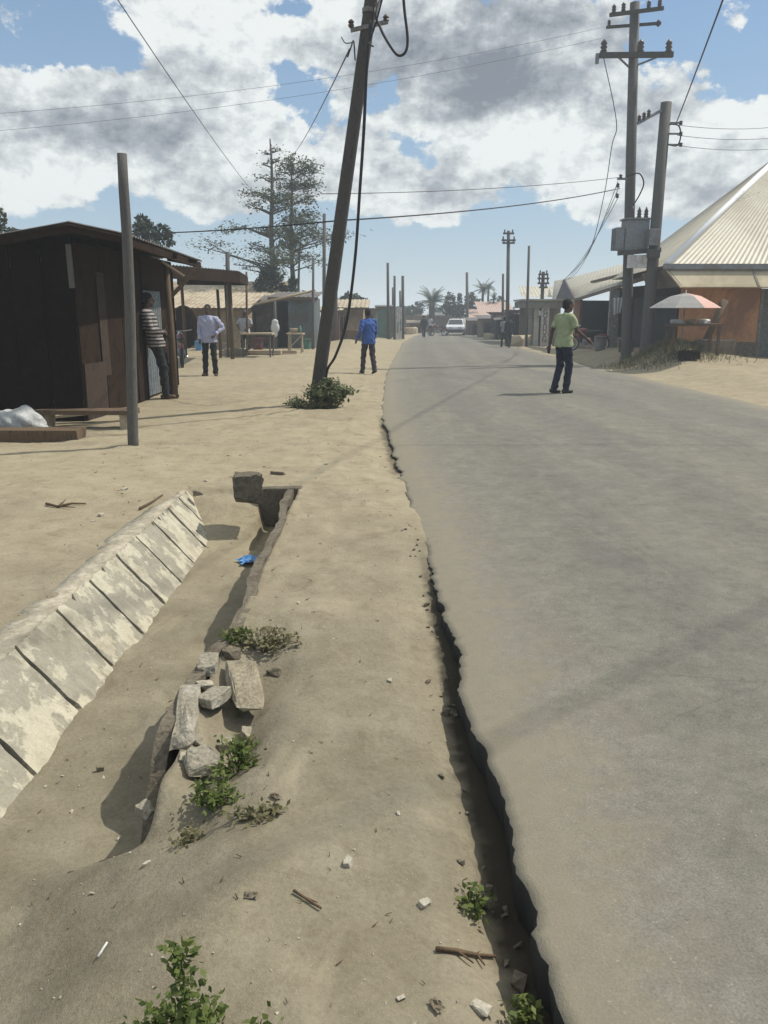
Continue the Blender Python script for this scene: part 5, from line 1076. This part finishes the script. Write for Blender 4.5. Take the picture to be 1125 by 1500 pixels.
    if hat:
        c = MB(); c.ell(hd + Vector((0, 0, .075)), (.10, .11, .075), 16, 10).lathe(hd + Vector((0, 0, .055)), [(.02, -.008), (.21, -.012), (.21, .004), (.02, .010)], 20); solid('hat', put(c), vox * 1.2, hat, t, 2)
    for o in (sh, tr):                                       # gentle folds
        me = o.data; n_ = len(me.vertices); cov_ = np.empty(n_ * 3, np.float32); me.vertices.foreach_get('co', cov_); cov_ = cov_.reshape(-1, 3)
        no = np.array([v.normal[:] for v in me.vertices]); dsp = .010 * np.sin(cov_[:, 2] * 38 + 3 * np.sin(cov_[:, 0] * 19 + cov_[:, 1] * 11)) + fbm(cov_[:, 0] * 9 + cov_[:, 1] * 7 + cov_[:, 2] * 6, cov_[:, 2] * 9 - cov_[:, 0] * 8, 3) * .06
        me.vertices.foreach_set('co', (cov_ + no * (np.maximum(dsp * .8, -.003) + .003)[:, None]).astype(np.float32).reshape(-1)); me.update()
    return t
BLK = mat('black_leather_shoe', (.02, .018, .016), (.03, .026, .023), scale=10, rough=.5, bump=.1)
BRN = mat('brown_leather_sandal', (.10, .06, .035), (.13, .08, .05), scale=10, rough=.6, bump=.1)
navy = cloth('dark_navy_trouser', (.013, .017, .034)); blackt = cloth('black_trouser', (.014, .013, .014)); plum = cloth('dark_plum_trouser', (.045, .028, .042)); dgrey = cloth('dark_grey_trouser', (.022, .024, .024))
g = Vector(G(822, 579)); g.z = road_z(g.x, g.y)
pg_ = person(g, R(-66), 'person in a yellow green shirt and dark navy trousers walking on the road', cloth('yellow_green_shirt', (.30, .345, .19), (.36, .405, .23)), navy, BLK,
    dict(rh=(.09, 0, .92), rk=(.08, .09, .51), ra=(.06, .06, .085), lk=(-.08, .0, .50), la=(-.06, -.13, .09), lf=(0, 1, -.1), re=(.27, .08, 1.14), rw=(.28, .29, 1.0), le=(-.24, -.10, 1.13), lw=(-.24, -.14, .88), nek=(0, .03, 1.46), hed=(0, .055, 1.585), che=(0, .02, 1.27), face=R(-8)), H=1.80)
g = Vector(G(540, 549)); g.z = gz(g.x, g.y)
person(g, R(28), 'person in a bright blue jacket seen from behind, walking along the dirt verge', cloth('bright_blue_jacket', (.035, .085, .27), (.05, .11, .33)), plum, BLK,
    dict(rk=(.09, -.05, .50), ra=(.07, -.22, .12), rf=(0, 1, -.3), lk=(-.08, .14, .52), la=(-.09, .20, .085), le=(-.27, -.08, 1.14), lw=(-.30, .08, .93), re=(.25, .06, 1.12), rw=(.25, .16, .90), hed=(0, .05, 1.60), nek=(0, .03, 1.47)), H=1.72, short=False, bottom_ext=.05)
g = Vector(G(309, 551)); g.z = gz(g.x, g.y)
person(g, R(176), 'person in a pale lavender long sleeved shirt, one hand on the hip, facing us', cloth('pale_lavender_shirt', (.36, .37, .50), (.42, .43, .56)), blackt, BRN,
    dict(le=(-.33, -.07, 1.16), lw=(-.19, .12, 1.02), re=(.24, -.02, 1.12), rw=(.20, .12, .90), lk=(-.11, .03, .5), la=(-.13, .0, .085), rk=(.11, .02, .5), ra=(.13, .0, .085), lf=(-.35, 1, 0), rf=(.35, 1, 0)), H=1.72, short=False, bottom_ext=.03)
g = Vector(G(240, 587)); g.z = gz(g.x, g.y)
person(g, R(-78), 'person in a dark and white striped shirt leaning against the shack wall under its canopy', stripes('striped_shirt', (.035, .03, .03), (.34, .30, .28), 5.2), dgrey, BRN,
    dict(pel=(0, -.06, .95), rh=(.09, -.06, .91), lh=(-.09, -.06, .91), che=(0, -.15, 1.25), nek=(0, -.19, 1.45), hed=(0, -.155, 1.585), rs=(.19, -.19, 1.39), ls=(-.19, -.19, 1.39), re=(.26, -.12, 1.13), rw=(.06, .045, 1.08), le=(-.25, -.12, 1.12), lw=(-.05, .06, 1.04), rk=(.10, .03, .50), ra=(.09, .05, .085), lk=(-.09, .06, .50), la=(-.08, .10, .085), face=R(20)), H=1.86, short=False)
# man behind the table, two walkers, far pedestrians
g = Vector((XU(358, 30.2), 30.2, 0)); g.z = gz(g.x, g.y) - .12
person(g, R(170), 'person in a white shirt and dark brimmed hat behind the long market table', cloth('white_shirt', (.46, .46, .48)), blackt, BLK, dict(le=(-.28, .06, 1.16), lw=(-.14, .24, 1.06), re=(.28, .06, 1.16), rw=(.14, .24, 1.06)), H=1.66, vox=.016, hat=BLK)
g = Vector((XU(747, 46), 46, 0)); g.z = ZV(507, 46); g.z = max(gz(g.x, 46), road_z(g.x, 46))
person(g, R(10), 'person in dark clothes walking away at the right road edge, nearer of two walkers', cloth('charcoal_shirt', (.025, .028, .035)), dgrey, BRN, dict(rk=(.09, .1, .52), ra=(.08, .12, .085), lk=(-.09, -.04, .5), la=(-.08, -.2, .12)), vox=.018, short=False, group='walkers at the right road edge', bottom_ext=.1)
g = Vector((XU(739.5, 47.2), 47.2, 0)); g.z = max(gz(g.x, 47.2), road_z(g.x, 47.2))
person(g, R(15), 'person in a pale grey top walking left of the darkly dressed walker', cloth('pale_grey_top', (.28, .29, .33)), dgrey, BLK, dict(lk=(-.09, .1, .52), la=(-.08, .12, .085), rk=(.09, -.04, .5), ra=(.08, -.2, .12)), H=1.66, vox=.018, group='walkers at the right road edge')
g = Vector((XU(621, 68), 68, road_z(XU(621, 68), 68)))
person(g, R(5), 'distant person in dark clothes walking on the road near the white car', cloth('charcoal_shirt', (.025, .028, .035)), navy, BLK, dict(rk=(.09, .1, .52), ra=(.08, .12, .085), lk=(-.09, -.04, .5), la=(-.08, -.2, .12)), vox=.022, short=False)
# ================================================================== vehicles
def wheel(parent, c, r, w, axis, spokes=True):
    o = MB().lathe(c, [(r * .72, -w * .4), (r * .94, -w * .5), (r, -w * .25), (r, w * .25), (r * .94, w * .5), (r * .72, w * .4)], 22, axis).build('wheel', M_RUBBER, parent, True)
    MB().lathe(c, [(.02, -w * .46), (r * .70, -w * .42), (r * .72, -w * .2), (r * .72, w * .2), (r * .70, w * .42), (.02, w * .46)], 18, axis).build('rim', M_METAL, o, True); return o
def car(loc, rz, label):
    t = thing('parked_car', loc, label, 'car', rz=rz)
    W_ = mat('white_car_paint', (.62, .63, .64), (.66, .67, .68), scale=2, rough=.3, bump=0, fine=.02, spec=.5); GL = mat('dark_car_glass', (.02, .025, .03), (.03, .035, .04), scale=2, rough=.08, bump=0, fine=0, spec=.8)
    lower = [(-2.05, .42), (-2.1, .62), (-2.02, .80), (-1.3, .90), (-.75, .93), (1.25, .93), (1.95, .90), (2.08, .72), (2.06, .42), (1.7, .24), (-1.7, .24)]
    mb = MB()
    def prism(prof, w0, w1=None):
        n = len(prof); w1 = w1 or w0; zz = [z for _, z in prof]; lo, hi = min(zz), max(zz)
        vs = []
        for s in (-1, 1): vs += [(s * lerp(w0, w1, (z - lo) / (hi - lo)), y, z) for y, z in prof]
        return vs, [tuple(range(n)), tuple(range(2 * n - 1, n - 1, -1))] + [(i, i + n, (i + 1) % n + n, (i + 1) % n) for i in range(n)]
    def rel(vs): return [tuple(wmat(t) @ Vector(p)) for p in vs]
    v, f = prism(lower, .80, .84); v = [(x * (1 - .10 * max(0, abs(y) - 1.6)), y, z) for x, y, z in v]; MB().add(rel(v), f).build('body', W_, t, bevel=.05)
    cab = [(-.85, .92), (-.25, 1.38), (.1, 1.43), (.9, 1.42), (1.35, 1.30), (1.72, .92)]
    v, f = prism(cab, .76, .58); MB().add(rel(v), f).build('cabin', W_, t, bevel=.04)
    def quad(pts, m, name):
        a = [Vector(p) for p in pts]; n = (a[1] - a[0]).cross(a[2] - a[0]).normalized(); MB().add(rel([p + n * .012 for p in a] + [p - n * .03 for p in a]), [(0, 1, 2, 3), (7, 6, 5, 4), (0, 4, 5, 1), (1, 5, 6, 2), (2, 6, 7, 3), (3, 7, 4, 0)]).build(name, m, t)
    quad([(-.66, -.80, .98), (.66, -.80, .98), (.55, -.29, 1.36), (-.55, -.29, 1.36)], GL, 'windscreen')
    quad([(.62, 1.68, .98), (-.62, 1.68, .98), (-.54, 1.38, 1.29), (.54, 1.38, 1.29)], GL, 'rear_window')
    for s in (-1, 1):
        quad([(s * .755, -.6, .97), (s * .755, 1.45, .97), (s * .61, 1.15, 1.33), (s * .61, -.2, 1.33)][::s], GL, 'side_window')
        for y in (-1.3, 1.3): wheel(t, wmat(t) @ Vector((s * .76, y, .30)), .30, .19, 'X')
        MB().add(*[rel([(s * .40 + a * .17, -2.09 + .04 * b2, .68 + c * .07) for a in (-1, 1) for b2 in (-1, 1) for c in (-1, 1)]), [(0, 1, 3, 2), (4, 6, 7, 5), (0, 4, 5, 1), (2, 3, 7, 6), (0, 2, 6, 4), (1, 5, 7, 3)]]).build('headlight', M_CHROME, t)
    v = [(a * .78, -2.10 + .07 * b2, .43 + c * .09) for a in (-1, 1) for b2 in (-1, 1) for c in (-1, 1)]
    MB().add(rel(v), [(0, 1, 3, 2), (4, 6, 7, 5), (0, 4, 5, 1), (2, 3, 7, 6), (0, 2, 6, 4), (1, 5, 7, 3)]).build('bumper', M_SEAT, t)
    return t
c = Vector((XU(668, 76), 76, 0)); c.z = road_z(c.x, 76); car(c, R(-6), 'white saloon car facing the camera far down the road')
def motorcycle(loc, rz, label):
    t = thing('motorcycle', loc, label, 'motorcycle', rz=rz); Mw = wmat(t); T_ = lambda p: Mw @ Vector(p)
    def b_(): return MB()
    for y in (-.62, .62):
        ring = [Vector((0, y + .29 * math.cos(a), .30 + .29 * math.sin(a))) for a in np.linspace(0, 2 * math.pi, 25)]
        o = MB().tube([T_(p) for p in ring], .038, 8, False).build('wheel', M_RUBBER, t, True)
        mb = MB(); mb.tube([T_((0, y + .25 * math.cos(a), .30 + .25 * math.sin(a))) for a in np.linspace(0, 2 * math.pi, 25)], .012, 6, False)
        for a in np.linspace(0, math.pi, 7)[:-1]: mb.tube([T_((0, y + .25 * math.cos(a), .3 + .25 * math.sin(a))), T_((0, y - .25 * math.cos(a), .3 - .25 * math.sin(a)))], .004, 4)
        mb.build('rim', M_CHROME, o)
    mb = MB(); mb.tube([T_((0, .62, .30)), T_((0, .40, .92))], .03, 8).tube([T_((0, .42, .86)), T_((0, .05, .45)), T_((0, -.3, .40)), T_((0, -.62, .30))], .025, 8).tube([T_((0, .40, .80)), T_((0, -.5, .72))], .025, 8); mb.build('frame', M_SEAT, t)
    MB().ell(T_((0, .02, .38)), (.13, .17, .15), 12, 8, Mw.to_3x3()).build('engine', M_METAL, t, True)
    MB().ell(T_((0, .17, .80)), (.12, .22, .12), 14, 10, Mw.to_3x3()).build('fuel_tank', M_PAINTR, t, True)
    MB().ell(T_((0, -.32, .78)), (.12, .36, .06), 14, 8, Mw.to_3x3()).build('seat', M_SEAT, t, True)
    MB().tube([T_((-.34, .30, 1.02)), T_((-.12, .40, .98)), T_((.12, .40, .98)), T_((.34, .30, 1.02))], .014, 8).build('handlebar', M_CHROME, t, True)
    MB().ell(T_((0, .50, .88)), (.08, .07, .09), 12, 8).build('headlight', M_CHROME, t, True)
    MB().tube([T_((.10, .0, .28)), T_((.13, -.3, .25)), T_((.13, -.72, .30))], .035, 8).build('exhaust', M_CHROME, t, True)
    mb = MB()
    for y in (-.62, .62): mb.tube([T_((0, y + .345 * math.cos(a), .30 + .345 * math.sin(a))) for a in np.linspace(.4, 2.4, 9)], .05, 6)
    mb.build('mudguard', M_PAINTR, t); return t
g = Vector((XU(262, 24), 24, 0)); g.z = gz(g.x, 24); motorcycle(g, R(15), 'motorcycle parked under the open stall behind the canopy post')
g = Vector((XU(642, 73), 73, 0)); g.z = road_z(g.x, 73); m2 = motorcycle(g, R(70), 'distant motorcycle on the road just left of the white car')
g = Vector((XU(631, 74), 74, 0)); g.z = road_z(g.x, 74); person(g, R(-60), 'distant person in a white shirt standing by the motorcycle', cloth('white_shirt', (.46, .46, .48)), navy, BLK, None, vox=.025)
# ================================================================== trees
random.seed(77)
def tiered_tree(name, label, bx, by, H, r0, tiers, leaf, size, lean_x=0., nleaf=60, droop=.0, cat='tree'):
    """slim trunk with near level tiers of branches; tiers = (height, left reach, right reach, thickness, density)"""
    z0 = gz(bx, by); t = thing(name, (bx, by, z0), label, cat); tr = MB(); lv = MB(); br = MB()
    P_ = lambda z: Vector((bx + lean_x * z + .06 * math.sin(z * .9), by + .05 * math.cos(z * .7), z0 + z))
    tr.tube([P_(z) for z in np.linspace(-.3, H, 12)], [r0 * (1 - .85 * i / 11) for i in range(12)], 9, jit=.06)
    for z, L, Rr, th, dn in tiers:
        for s, reach in ((-1, L), (1, Rr), (0, (L + Rr) * .4), (0, (L + Rr) * .4)):
            if reach <= .1: continue
            for k in range(random.choice((2, 3)) if reach > 1 else 1):
                a = random.uniform(-.5, .5) if s else random.uniform(-.5, .5) + (1.57 if random.random() < .5 else -1.57)
                d = Vector((math.cos(a) * (s or 1), math.sin(a), 0)) if s else Vector((math.cos(a), math.sin(a), 0))
                rr = reach * random.uniform(.75, 1.05); p0 = P_(z - .25 * rr * .3 + random.uniform(-.25, .2)); p1 = p0 + d * rr * .5 + Vector((0, 0, rr * .20)); p1 += Vector((random.uniform(-.1, .1) * rr, random.uniform(-.1, .1) * rr, random.uniform(-.07, .12) * rr)); p2 = p0 + d * rr + Vector((0, 0, rr * .22 + random.uniform(-.14, .16) * rr))
                br.tube([p0, p1, p2], [r0 * .30 * (1 - z / H * .5), r0 * .16, r0 * .05], 6)
                pts = []
                for q in range(int(nleaf * 2.2 * rr * dn)):
                    u = .3 + .75 * random.random() ** .7; c = p0.lerp(p1, u * 2) if u < .5 else p1.lerp(p2, u * 2 - 1)
                    w_ = .16 * rr + .12
                    pts.append(c + Vector((random.gauss(0, w_), random.gauss(0, w_), random.gauss(.05, th) - droop * u)))
                for q in range(3):
                    u = random.uniform(.4, .9); c = p1.lerp(p2, u); e = c + Vector((random.uniform(-.4, .4) * rr * .5, random.uniform(-.4, .4) * rr * .5, random.uniform(0, .15) * rr)); br.tube([c, e], [r0 * .07, r0 * .03], 4)
                    for w2 in range(int(nleaf * .5 * dn)): pts.append(e + Vector((random.gauss(0, .18), random.gauss(0, .18), random.gauss(0, th))))
                lv.leaves(pts, size, .45)
    tr.build('trunk', M_BARK, t, True); br.build('branch', M_BARK, t, True); lv.build('crown', leaf, t); return t
TY = 45.
def tz(v): return ZV(v, TY) - gz(XU(400, TY, 300), TY)
tiered_tree('almond_tree', 'tall thin tree with flat tiers of branches rising behind the stalls', P(402, 430, TY).x, TY, tz(203), .24,
    [(tz(222), .5, .5, .05, .4), (tz(240), .7, .5, .06, .5), (tz(262), 1.0, .9, .08, .6), (tz(292), 1.6, 1.1, .12, .9), (tz(312), 1.2, 1.2, .12, .8), (tz(345), 3.3, .9, .10, .75), (tz(366), 1.2, 1.0, .1, .6), (tz(388), 3.7, 1.2, .12, .75), (tz(402), 2.2, .9, .1, .5)], L_TREE, .15, 0., 24)
tiered_tree('almond_tree', 'second tiered tree with denser leaves, right behind the tall thin one', P(430, 430, TY + 3).x, TY + 3, ZV(226, TY + 3) - gz(-5, TY + 3), .20,
    [(ZV(v, TY + 3) + .2, a, b_, .14, d_) for v, a, b_, d_ in ((238, .5, .9, 1.1), (258, .8, 1.3, 1.2), (280, .9, 1.4, 1.2), (300, .7, 1.4, 1.1), (322, .8, 1.5, 1.0), (345, 1.0, 1.6, .9), (368, .9, 2.9, .9), (392, .9, 1.6, .7))], L_TREE, .16, .0, 34)
tiered_tree('almond_tree', 'slender leaning tree at the right of the tiered pair, behind the slate blue kiosk', P(428, 430, TY + 1.5).x, TY + 1.5, ZV(315, TY + 1.5) + .3, .11,
    [(ZV(v, TY + 1.5) + .2, a, b_, .15, d_) for v, a, b_, d_ in ((330, .5, .9, 1.1), (352, .4, 1.0, 1.0), (380, .3, .9, .7))], L_TREE, .14, .11, 40)
def blob_tree(name, label, bx, by, z0, H, lumps, leaf, size, n, r0=.15, cat='tree', group=None):
    t = thing(name, (bx, by, z0), label, cat, group); lv = MB(); MB().tube([(bx, by, z0 - .3), (bx + .05, by, z0 + H * .4), (bx, by, z0 + H * .75)], [r0, r0 * .8, r0 * .4], 8, jit=.08).build('trunk', M_BARK, t, True)
    br = MB(); pts = []
    for dx, dy, dz, rx, rz_ in lumps:
        c = Vector((bx + dx, by + dy, z0 + dz)); br.tube([(bx, by, z0 + min(H * .45, max(.2, dz * .5))), c], [r0 * .4, r0 * .1], 5)
        for q in range(int(n * 7 * rx * rz_)):
            v = Vector((random.gauss(0, 1), random.gauss(0, 1), random.gauss(0, 1))).normalized() * random.uniform(.55, 1.05)
            if vn(np.array([v.x * 2.3 + c.x * 5]), np.array([v.z * 2.3 + v.y + c.z * 3]))[0] < .33: continue
            pts.append(c + Vector((v.x * rx, v.y * rx, v.z * rz_)))
    lv.leaves(pts, size, .1); br.build('branch', M_BARK, t); lv.build('crown', leaf, t); return t
def px_lumps(Y, z0, bx, items): return [(XU(u, Y, v) - bx, random.uniform(-.4, .4), ZV(v, Y) - z0, ru * Y / 1235, rv * Y / 1235) for u, v, ru, rv in items]
for label, Y, u0, items, leaf, n, sz in (
    ('dark bushy tree standing in front of the tall tiered tree trunk', 43, 395, ((392, 402, 14, 14), (388, 418, 18, 14), (404, 412, 12, 18), (396, 430, 18, 12)), L_DARK, 330, .20),
    ('low dark bushy tree at the foot of the second tiered tree', 43, 428, ((428, 412, 8, 9), (426, 430, 16, 12), (442, 434, 14, 10)), L_DARK, 330, .20),
    ('dark evergreen tree showing over the shack roof, next to the bent pole', 34, 214, ((204, 326, 11, 13), (212, 340, 18, 16), (234, 340, 12, 14), (246, 350, 16, 14), (226, 360, 26, 20)), L_DARK, 300, .18),
    ('feathery green tree at the left edge above the shack roof', 26, 4, ((4, 322, 8, 20), (0, 345, 22, 16), (16, 345, 10, 12)), L_TREE, 260, .16),
    ('rounded grey green tree behind the tan kiosk', 66, 512, ((500, 442, 14, 8), (512, 438, 16, 9), (526, 443, 14, 8)), L_DARK, 120, .34),
    ('broad dark tree beyond the far wall, left of the palm', 110, 606, ((600, 456, 16, 8), (612, 452, 10, 9), (590, 459, 14, 7)), L_DARK, 55, .5),
    ('low dark tree far left of the road end behind the striped wall', 120, 585, ((585, 455, 16, 7), (575, 458, 12, 6)), L_DARK, 40, .5),
    ('wide grey green tree far behind the white car', 130, 650, ((650, 457, 20, 7), (640, 460, 14, 6), (664, 460, 12, 6)), L_DARK, 40, .55),
    ('wide dark tree behind the far pink roofed houses', 125, 712, ((700, 455, 18, 8), (720, 452, 16, 9), (738, 455, 16, 8)), L_DARK, 40, .55),
    ('dark conical tree immediately right of the palm', 95, 660, ((660, 440, 8, 12), (664, 454, 12, 12), (654, 452, 10, 8)), L_DARK, 70, .42),
    ('tall narrow dark tree between the conical tree and the grey pole', 98, 673, ((673, 440, 3.5, 10), (673, 456, 6, 12)), L_DARK, 80, .42),
    ('dark ragged tree behind the pale grey pole', 98, 693, ((689, 440, 9, 12), (696, 446, 10, 12), (684, 456, 12, 10), (700, 458, 10, 9)), L_DARK, 70, .42),
    ('small round tree top over the pink roofed house', 100, 735, ((734, 441, 5, 7), (738, 447, 6, 6)), L_DARK, 80, .40)):
    bx = XU(u0, Y); z0 = gz(bx, Y); blob_tree('bushy_tree', label, bx, Y, z0, max(.8, max(ZV(v, Y) for _, v, _, _ in items) - z0), px_lumps(Y, z0, bx, items), leaf, sz and n, sz) if False else blob_tree('bushy_tree', label, bx, Y, z0, max(.8, max(ZV(v, Y) for _, v, _, _ in items) - z0), px_lumps(Y, z0, bx, items), leaf, sz, n)
def palm(bx, by, zt, r, nf, label, trunk_r=.16, seed=1):
    random.seed(seed); z0 = gz(bx, by); t = thing('palm_tree', (bx, by, z0), label, 'palm'); tr = MB()
    tr.tube([(bx + .04 * math.sin(i), by, lerp(z0 - .2, zt, i / 6)) for i in range(7)], [trunk_r * (1.15 - .03 * i + .05 * (i % 2)) for i in range(7)], 9, jit=.06); tr.build('trunk', M_BARK, t, True)
    lv = MB()
    for k in range(nf):
        a = 2 * math.pi * k / nf * 1.618 * 3.1; e = random.uniform(-.25, 1.35); L = r * random.uniform(.85, 1.15); p = Vector((bx, by, zt)); d = Vector((math.cos(a) * math.cos(e), math.sin(a) * math.cos(e), math.sin(e))); pts = [p]
        for s in range(9): p = p + d * L / 9; d = (d + Vector((0, 0, -.13))).normalized(); pts.append(p)
        lv.tube(pts, [.03 * (1 - .09 * i) for i in range(10)], 4)
        for s in range(1, 10):
            for sd in (-1, 1):
                for h in (0, .5):
                    q = pts[s - 1].lerp(pts[s], h); tdir = (pts[s] - pts[s - 1]).normalized(); side = tdir.cross(Vector((0, 0, 1))).normalized() * sd; ll = r * .28 * (1 - abs(s - 4) / 9)
                    tip = q + (side * .8 + tdir * .7 + Vector((0, 0, -.35))).normalized() * ll; w_ = tdir * r * .022
                    lv.add([q - w_, q + w_, tip], [(0, 1, 2)])
    lv.build('crown', L_PALM, t); return t
palm(XU(633, 88), 88, ZV(444, 88), 1.95, 34, 'stout date palm with a wide crown at the far road bend', .30, 3)
palm(XU(707, 92), 92, ZV(425, 92), 1.35, 22, 'taller coconut palm beside the pink roofed house', .14, 5)
palm(XU(715, 96), 96, ZV(421, 96), 1.1, 18, 'palm with a narrow upright crown right behind the coconut palm', .12, 6)
palm(XU(723, 90), 90, ZV(438, 90), .9, 16, 'small palm in front of the pink roofed house', .10, 7)
random.seed(90)
hx, hy = 8.75, 25.5; z0 = gz(hx, hy)
mb = MB()
for k in range(3500):
    x = hx + random.gauss(0, .75); y = hy + random.gauss(0, .8); h_ = random.uniform(.08, .24); a = random.uniform(0, 6.3); q = gz(x, y) - .01; mb.add([(x - .012 * math.cos(a), y - .012 * math.sin(a), q), (x + .012 * math.cos(a), y + .012 * math.sin(a), q), (x + random.gauss(0, .08), y + random.gauss(0, .08), q + h_)], [(0, 1, 2)])
tag(mb.build('dry_grass', L_DRY), 'short dry grass covering the dirt mound at the twin poles', 'grass', None, 'stuff')

g = Vector((XU(862, 35), 35, 0)); g.z = gz(g.x, 35); motorcycle(g, R(80), 'motorcycle parked in front of the dark shop row opening')
random.seed(51)
for k, (u, Y, r, h, m_, nm, lab) in enumerate(((289, 30.5, .16, .32, MATS['blue_plastic_film'], 'bucket', 'blue plastic bucket by the tan mud wall'), (300, 32, .2, .38, M_CLOTHW, 'bucket', 'white plastic bucket left of the open stall posts'), (376, 33.5, .22, .5, M_MAROON, 'barrel', 'dark red barrel standing behind the long market table'), (448, 35.9, .2, .42, M_TEAL, 'bucket', 'green bucket at the slate blue kiosk wall'), (882, 33.2, .24, .55, M_METAL, 'barrel', 'grey barrel at the shop row step'), (1072, 25.8, .17, .34, M_WHITE, 'bucket', 'white bucket at the foot of the orange wall'))):
    x = XU(u, Y); tag(MB().lathe((x, Y, gz(x, Y) - .02), [(r * .8, 0), (r * .85, .02), (r * .95, h * .5), (r, h), (r * 1.04, h), (r * 1.04, h + .02), (r * .95, h + .02), (r * .78, .05)], 18).build(nm, m_, smooth=True), lab, nm)
for k, (u, Y, lab) in enumerate(((386, 36.5, 'low timber stool between the grey lean to and the black doorway'), (505, 46.5, 'low timber stool in front of the tan kiosk'), (921, 30.2, 'low timber stool in the shade beside the tall transformer pole'))):
    x = XU(u, Y); z = gz(x, Y); t = thing('stool', (x, Y, z), lab, 'stool', rz=.3 * k); MB().box((x, Y, z + .42), (.5, .3, .05)).build('seat', M_WOOD, t)
    for a_ in (-.2, .2):
        for b_ in (-.11, .11): MB().box((x + a_, Y + b_, z + .19), (.05, .05, .41)).build('leg', M_WOOD, t)
